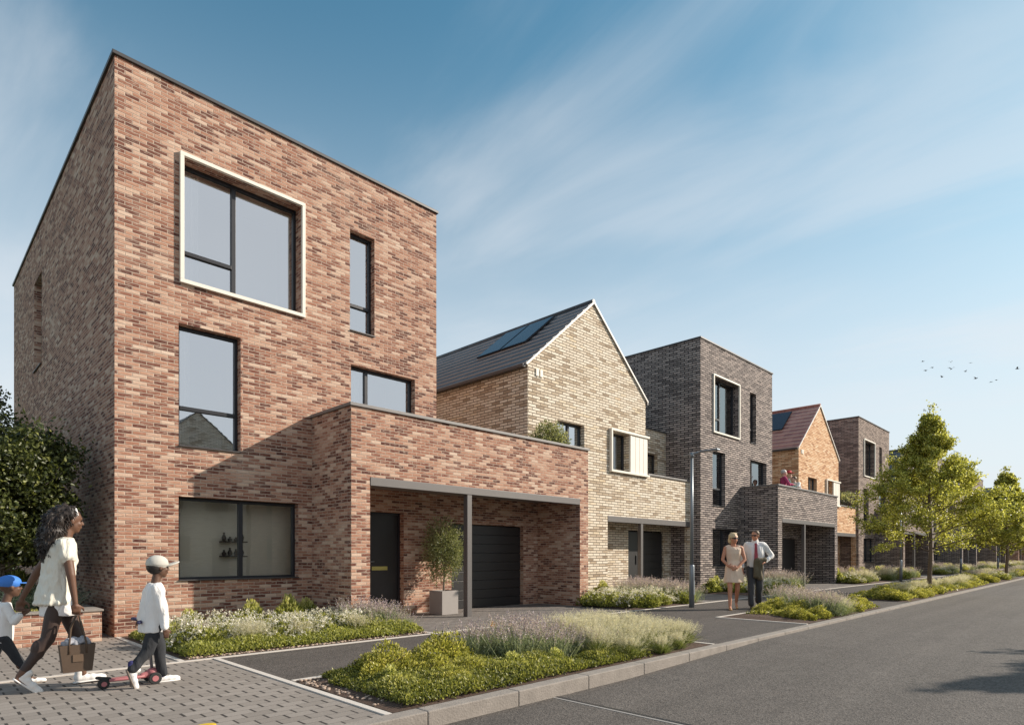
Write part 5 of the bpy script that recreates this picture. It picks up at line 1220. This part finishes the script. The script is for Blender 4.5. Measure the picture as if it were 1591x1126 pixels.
trousers('trousers', J, K, C_DARK, broot, .0085, r0=.10, r1=.078, r2=.062, amp=.010)
g = Geo()
for s in 'RL': cap(g, J['an'+s]+V(0, 0, .06), J['an'+s]+V(0, 0, -.01), .030, .028)
part('socks', g, NAVY, broot)
shoe(V(.055, .065, .0), V(1, 0, .0), .82, SHOE_W, broot, SHOE_W); shoe(V(-.215, -.07, .175), V(.30, 0, -.90), .82, SHOE_W, broot)
g = Geo(); g.sphere(A(-.012, 0, .05), (.095, .081, .074), 18, 12); g.loft([(A(-.012, 0, .03).x, 0, A(0, 0, .028).z, .097, .083), (A(-.012, 0, .03).x, 0, A(0, 0, .05).z, .096, .082)], 20); capo = fused('cap', g, C_KHAKI, broot, .008, 2)
g = Geo(); q = A(.12, 0, .034); g.loft([(q.x, q.y, q.z-.012, .072, .060), (q.x, q.y, q.z-.002, .082, .066), (q.x, q.y, q.z+.006, .078, .060)], 20)
o = part('peak', g, C_KHAKI, capo)
for v in o.data.vertices: v.co.z += (v.co.x-q.x)*.32
g = Geo(); g.sphere(A(-.03, 0, .005), (.078, .070, .070), 16, 10); part('hair', g, H_BLACK, broot)

sc_ = empty('scooter', (1.50, 6.50, 0), 'pink three wheeled scooter under the boy in the white top', 'scooter', rz=0.0); BASE[sc_.name] = V(0, 0, 0)
g = Geo(); g.loft([(0, 0, .06, .17, .045), (0, 0, .085, .17, .045)], 24); part('deck', g, PINKM, sc_)
g = Geo(); cap(g, V(.12, 0, .075), V(.20, 0, .10), .030, .028); g.sphere((.205, 0, .10), (.055, .05, .045), 14, 9); cap(g, V(.20, -.07, .075), V(.20, .07, .075), .022, .022); fused('front_fork', g, PINKM, sc_, .008, 2)
def wheel(x, y, r, w):
    g = Geo(); n = 20
    for s0 in (0,):
        g.tube([(x, y-w/2, r), (x, y-w*.4, r), (x, y+w*.4, r), (x, y+w/2, r)], [r*.9, r, r, r*.9], n)
    o = part('wheel', g, RUBBER, sc_); g = Geo(); g.tube([(x, y-w/2-.003, r), (x, y+w/2+.003, r)], r*.5, 12); part('hub', g, PINKM, o)
wheel(.20, -.095, .055, .03); wheel(.20, .095, .055, .03); wheel(-.19, 0, .045, .05)
g = Geo(); cap(g, V(-.15, 0, .08), V(-.24, 0, .105), .022, .014); part('brake', g, RUBBER, sc_)
g = Geo(); g.tube([(.20, 0, .10), (.165, .03, .58)], [.013, .012], 10); part('stem', g, ZINC, sc_)
g = Geo(); g.tube([(.12, .18, .59), (.165, .03, .585), (.08, -.12, .59)], .010, 8); part('handlebar', g, ZINC, sc_)
for a_, b_ in (((.12, .18, .59), (.098, .25, .59)), ((.085, -.11, .59), (.045, -.185, .592))):
    g = Geo(); cap(g, V(*a_), V(*b_), .017, .017); part('grip', g, simple('blue_grip', (.05, .05, .12), .6), sc_)

# strolling couple, facing the camera
hd = math.atan2(-.55, -.83)
J = dict(hipR=V(0, -.085, .87), hipL=V(0, .085, .87), knR=V(.13, -.09, .49), knL=V(-.03, .09, .46), anR=V(.19, -.10, .09), anL=V(-.20, .09, .15), toeR=V(.31, -.10, .03), toeL=V(-.09, .09, .035),
         shR=V(0, -.165, 1.36), shL=V(0, .165, 1.36), elR=V(.03, -.235, 1.10), wrR=V(.15, -.13, .96), elL=V(.02, .235, 1.10), wrL=V(.16, .06, .93), head=V(.02, 0, 1.565))
wroot, wb, M, A = figure('person', (13.12, 6.17, 0), hd, 'blonde woman in a beige sleeveless dress walking arm in arm with a man', SK_FAIR, J, 1.0, .012,
    {'R': (0, V(.5, .8, -.2), V(-1, 0, 0), V(0, 0, 1), .6), 'L': (0, V(.4, -.8, -.3), V(-1, 0, 0), V(0, 0, 1), .6)}, .45, 1.0)
g = Geo(); cap(g, V(0, -.09, 1.375), V(.0, -.14, 1.36), .056, .052); cap(g, V(0, .09, 1.375), V(.0, .14, 1.36), .056, .052); g.loft([(0, 0, 1.385, .08, .14), (0, 0, 1.33, .125, .165), (.005, 0, 1.24, .135, .162), (0, 0, 1.08, .11, .135), (.005, 0, .95, .135, .175), (.01, 0, .75, .165, .205), (.015, 0, .60, .18, .215)], 26); fused('dress', g, C_BEIGE, wroot, .012, 2, .014, 10)
g = Geo(); g.sphere(A(-.02, 0, .045), (.105, .095, .095), 14, 10); g.sphere(A(-.06, 0, -.03), (.06, .085, .09), 12, 9); fused('hair', g, H_BLOND, wroot, .012, 2, .02, 30)
g = Geo(); cap(g, A(.092, -.05, .008), A(.092, .05, .008), .015, .015); cap(g, A(.09, -.06, .01), A(.0, -.085, .01), .005, .005); cap(g, A(.09, .06, .01), A(0, .085, .01), .005, .005); part('sunglasses', g, SHADES, wroot)
for s in 'RL': g = Geo(); cap(g, J['an'+s]+V(-.03, 0, -.07), J['toe'+s]+V(.02, 0, -.012), .022, .026); g.tube([J['an'+s]+V(-.04, 0, -.03), J['an'+s]+V(-.05, 0, -.085)], [.012, .008], 8); part('sandal', g, NUDE, wroot)

hd2 = math.atan2(-.50, -.86)
J = dict(hipR=V(0, -.09, .90), hipL=V(0, .09, .90), knR=V(.10, -.09, .50), knL=V(-.02, .09, .48), anR=V(.12, -.09, .09), anL=V(-.16, .09, .14), toeR=V(.27, -.09, .03), toeL=V(-.06, .09, .03),
         shR=V(0, -.185, 1.42), shL=V(0, .185, 1.42), elR=V(-.02, -.26, 1.15), wrR=V(.06, -.27, .92), elL=V(-.06, .36, 1.19), wrL=V(.10, .20, 1.05), head=V(.03, 0, 1.63))
hroot, hb, M, A = figure('person', (13.62, 5.90, 0), hd2, 'man in a white shirt and red tie carrying a jacket over his arm', SK_FAIR, J, 1.04, .012,
    {'L': (0, V(.8, -.5, -.1), V(0, 0, -1), V(1, 0, 0), .5)}, -.5, .97)
g = Geo(); g.loft([(0, 0, 1.48, .06, .08), (0, 0, 1.45, .09, .17), (0, 0, 1.38, .13, .20), (.01, 0, 1.25, .145, .195), (.01, 0, 1.05, .135, .175), (.0, 0, .93, .125, .17)], 26)
for s in 'RL': cap(g, J['sh'+s], J['el'+s], .066, .056); cap(g, J['el'+s], J['el'+s].lerp(J['wr'+s], .95), .054, .040)
cap(g, J['shR']+V(0, .02, .005), J['shL']-V(0, .02, -.005), .078, .078); cap(g, V(0, 0, 1.46), V(.015, 0, 1.525), .078, .068)
fused('shirt', g, C_WHITE, hroot, .012, 3, .016, 12)
trousers('trousers', J, 1.04, C_GREY, hroot, .012, r0=.10, r1=.078, r2=.066, amp=.008)
g = Geo(); g.tube([(.128, 0, .93), (-.0, .175, .93), (-.128, 0, .93), (0, -.175, .93), (.128, 0, .93)], .020, 6); part('belt', g, SHOE_B, hroot)
g = Geo(); 
for (z0, z1, w0, w1, x0, x1) in ((1.47, 1.43, .02, .03, .105, .125), (1.43, 1.10, .022, .042, .128, .172), (1.10, 1.05, .042, .002, .172, .168)):
    a_ = [(x0, -w0, z0), (x0, w0, z0), (x1, w1, z1), (x1, -w1, z1)]; b_ = [(p[0]+.016, p[1], p[2]) for p in a_]
    g.poly(b_[::-1]); g.poly(a_); [g.poly([a_[i], b_[i], b_[(i+1) % 4], a_[(i+1) % 4]]) for i in range(4)]
part('tie', g, C_RED, hroot)
g = Geo(); cap(g, V(.16, .0, 1.08), V(.14, .19, 1.10), .055, .05); cap(g, V(.17, -.01, 1.05), V(.17, .0, .74), .05, .062); cap(g, V(.16, .09, 1.05), V(.17, .08, .70), .055, .055); fused('jacket', g, C_OLIVE, hroot, .012, 2, .03, 12)
g = Geo(); g.sphere(A(-.022, 0, .052), (.098, .088, .078), 14, 10); fused('hair', g, H_MID, hroot, .012, 2, .01, 30)
g = Geo(); cap(g, A(.092, -.05, .008), A(.092, .05, .008), .015, .015); cap(g, A(.09, -.06, .01), A(.0, -.085, .01), .005, .005); cap(g, A(.09, .06, .01), A(0, .085, .01), .005, .005); part('sunglasses', g, SHADES, hroot)
shoe(V(.07, -.09, 0), V(1, 0, 0), 1.05, SHOE_B, hroot, SHOE_B); shoe(V(-.215, .09, .09), V(.85, 0, -.36), 1.05, SHOE_B, hroot, SHOE_B)

# people on the dark brick house's terrace
def terrace_person(x, y, rz, label, sk, top, hairm, lean=0.0, hat=None):
    b = V(lean*.55, 0, 0)
    J = dict(hipR=V(0, -.085, .90), hipL=V(0, .085, .90), knR=V(0, -.08, .48), knL=V(0, .08, .48), anR=V(0, -.08, .09), anL=V(0, .08, .09), toeR=V(.13, -.08, .03), toeL=V(.13, .08, .03),
             shR=V(lean*.5, -.18, 1.38-lean*.15), shL=V(lean*.5, .18, 1.38-lean*.15), elR=V(.12+lean*.5, -.25, 1.12), wrR=V(.33+lean*.4, -.14, 1.12), elL=V(.12+lean*.5, .25, 1.12), wrL=V(.33+lean*.4, .10, 1.12), head=V(.03+lean*.65, 0, 1.58-lean*.2))
    r, bo, M, A = figure('person', (x, y, 2.76), rz, label, sk, J, 1.0, .018, {}, 0, 1.05)
    g = Geo(); torso(g, J, 1.12)
    g.v = [p for p in g.v if True]
    for s in 'RL': cap(g, J['sh'+s], J['el'+s], .07, .06); cap(g, J['el'+s], J['el'+s].lerp(J['wr'+s], .8), .056, .045)
    for i, p in enumerate(g.v):
        if p.z > J['shR'].z+.075: g.v[i] = Vector((p.x, p.y, J['shR'].z+.075))
    fused('jumper', g, top, r, .018, 2, .01, 12); trousers('trousers', J, 1.0, C_GREY, r, .018)
    g = Geo(); g.sphere(A(-.02, 0, .045), (.105, .096, .095), 14, 10); fused('hair', g, hairm, r, .016, 1, .02, 30)
    if hat: g = Geo(); q = A(0, 0, .10); g.loft([(q.x, q.y, q.z, .20, .20), (q.x, q.y, q.z+.012, .19, .19), (q.x, q.y, q.z+.02, .10, .10), (q.x, q.y, q.z+.10, .085, .085), (q.x, q.y, q.z+.115, .05, .05)], 20); part('hat', g, hat, r)
    return r
terrace_person(24.0, 9.3, -.9, 'grey haired person in a magenta jumper at the terrace parapet', SK_PINK, C_MAG, H_GREY)
terrace_person(25.0, 9.5, -1.2, 'person in a red hat and printed shirt on the terrace', SK_PINK, TEAL, H_BLOND, 0, REDHAT)
terrace_person(25.9, 9.35, 2.6, 'brown haired person in white leaning over the terrace parapet', SK_PINK, C_WHITE, H_MID, .45)
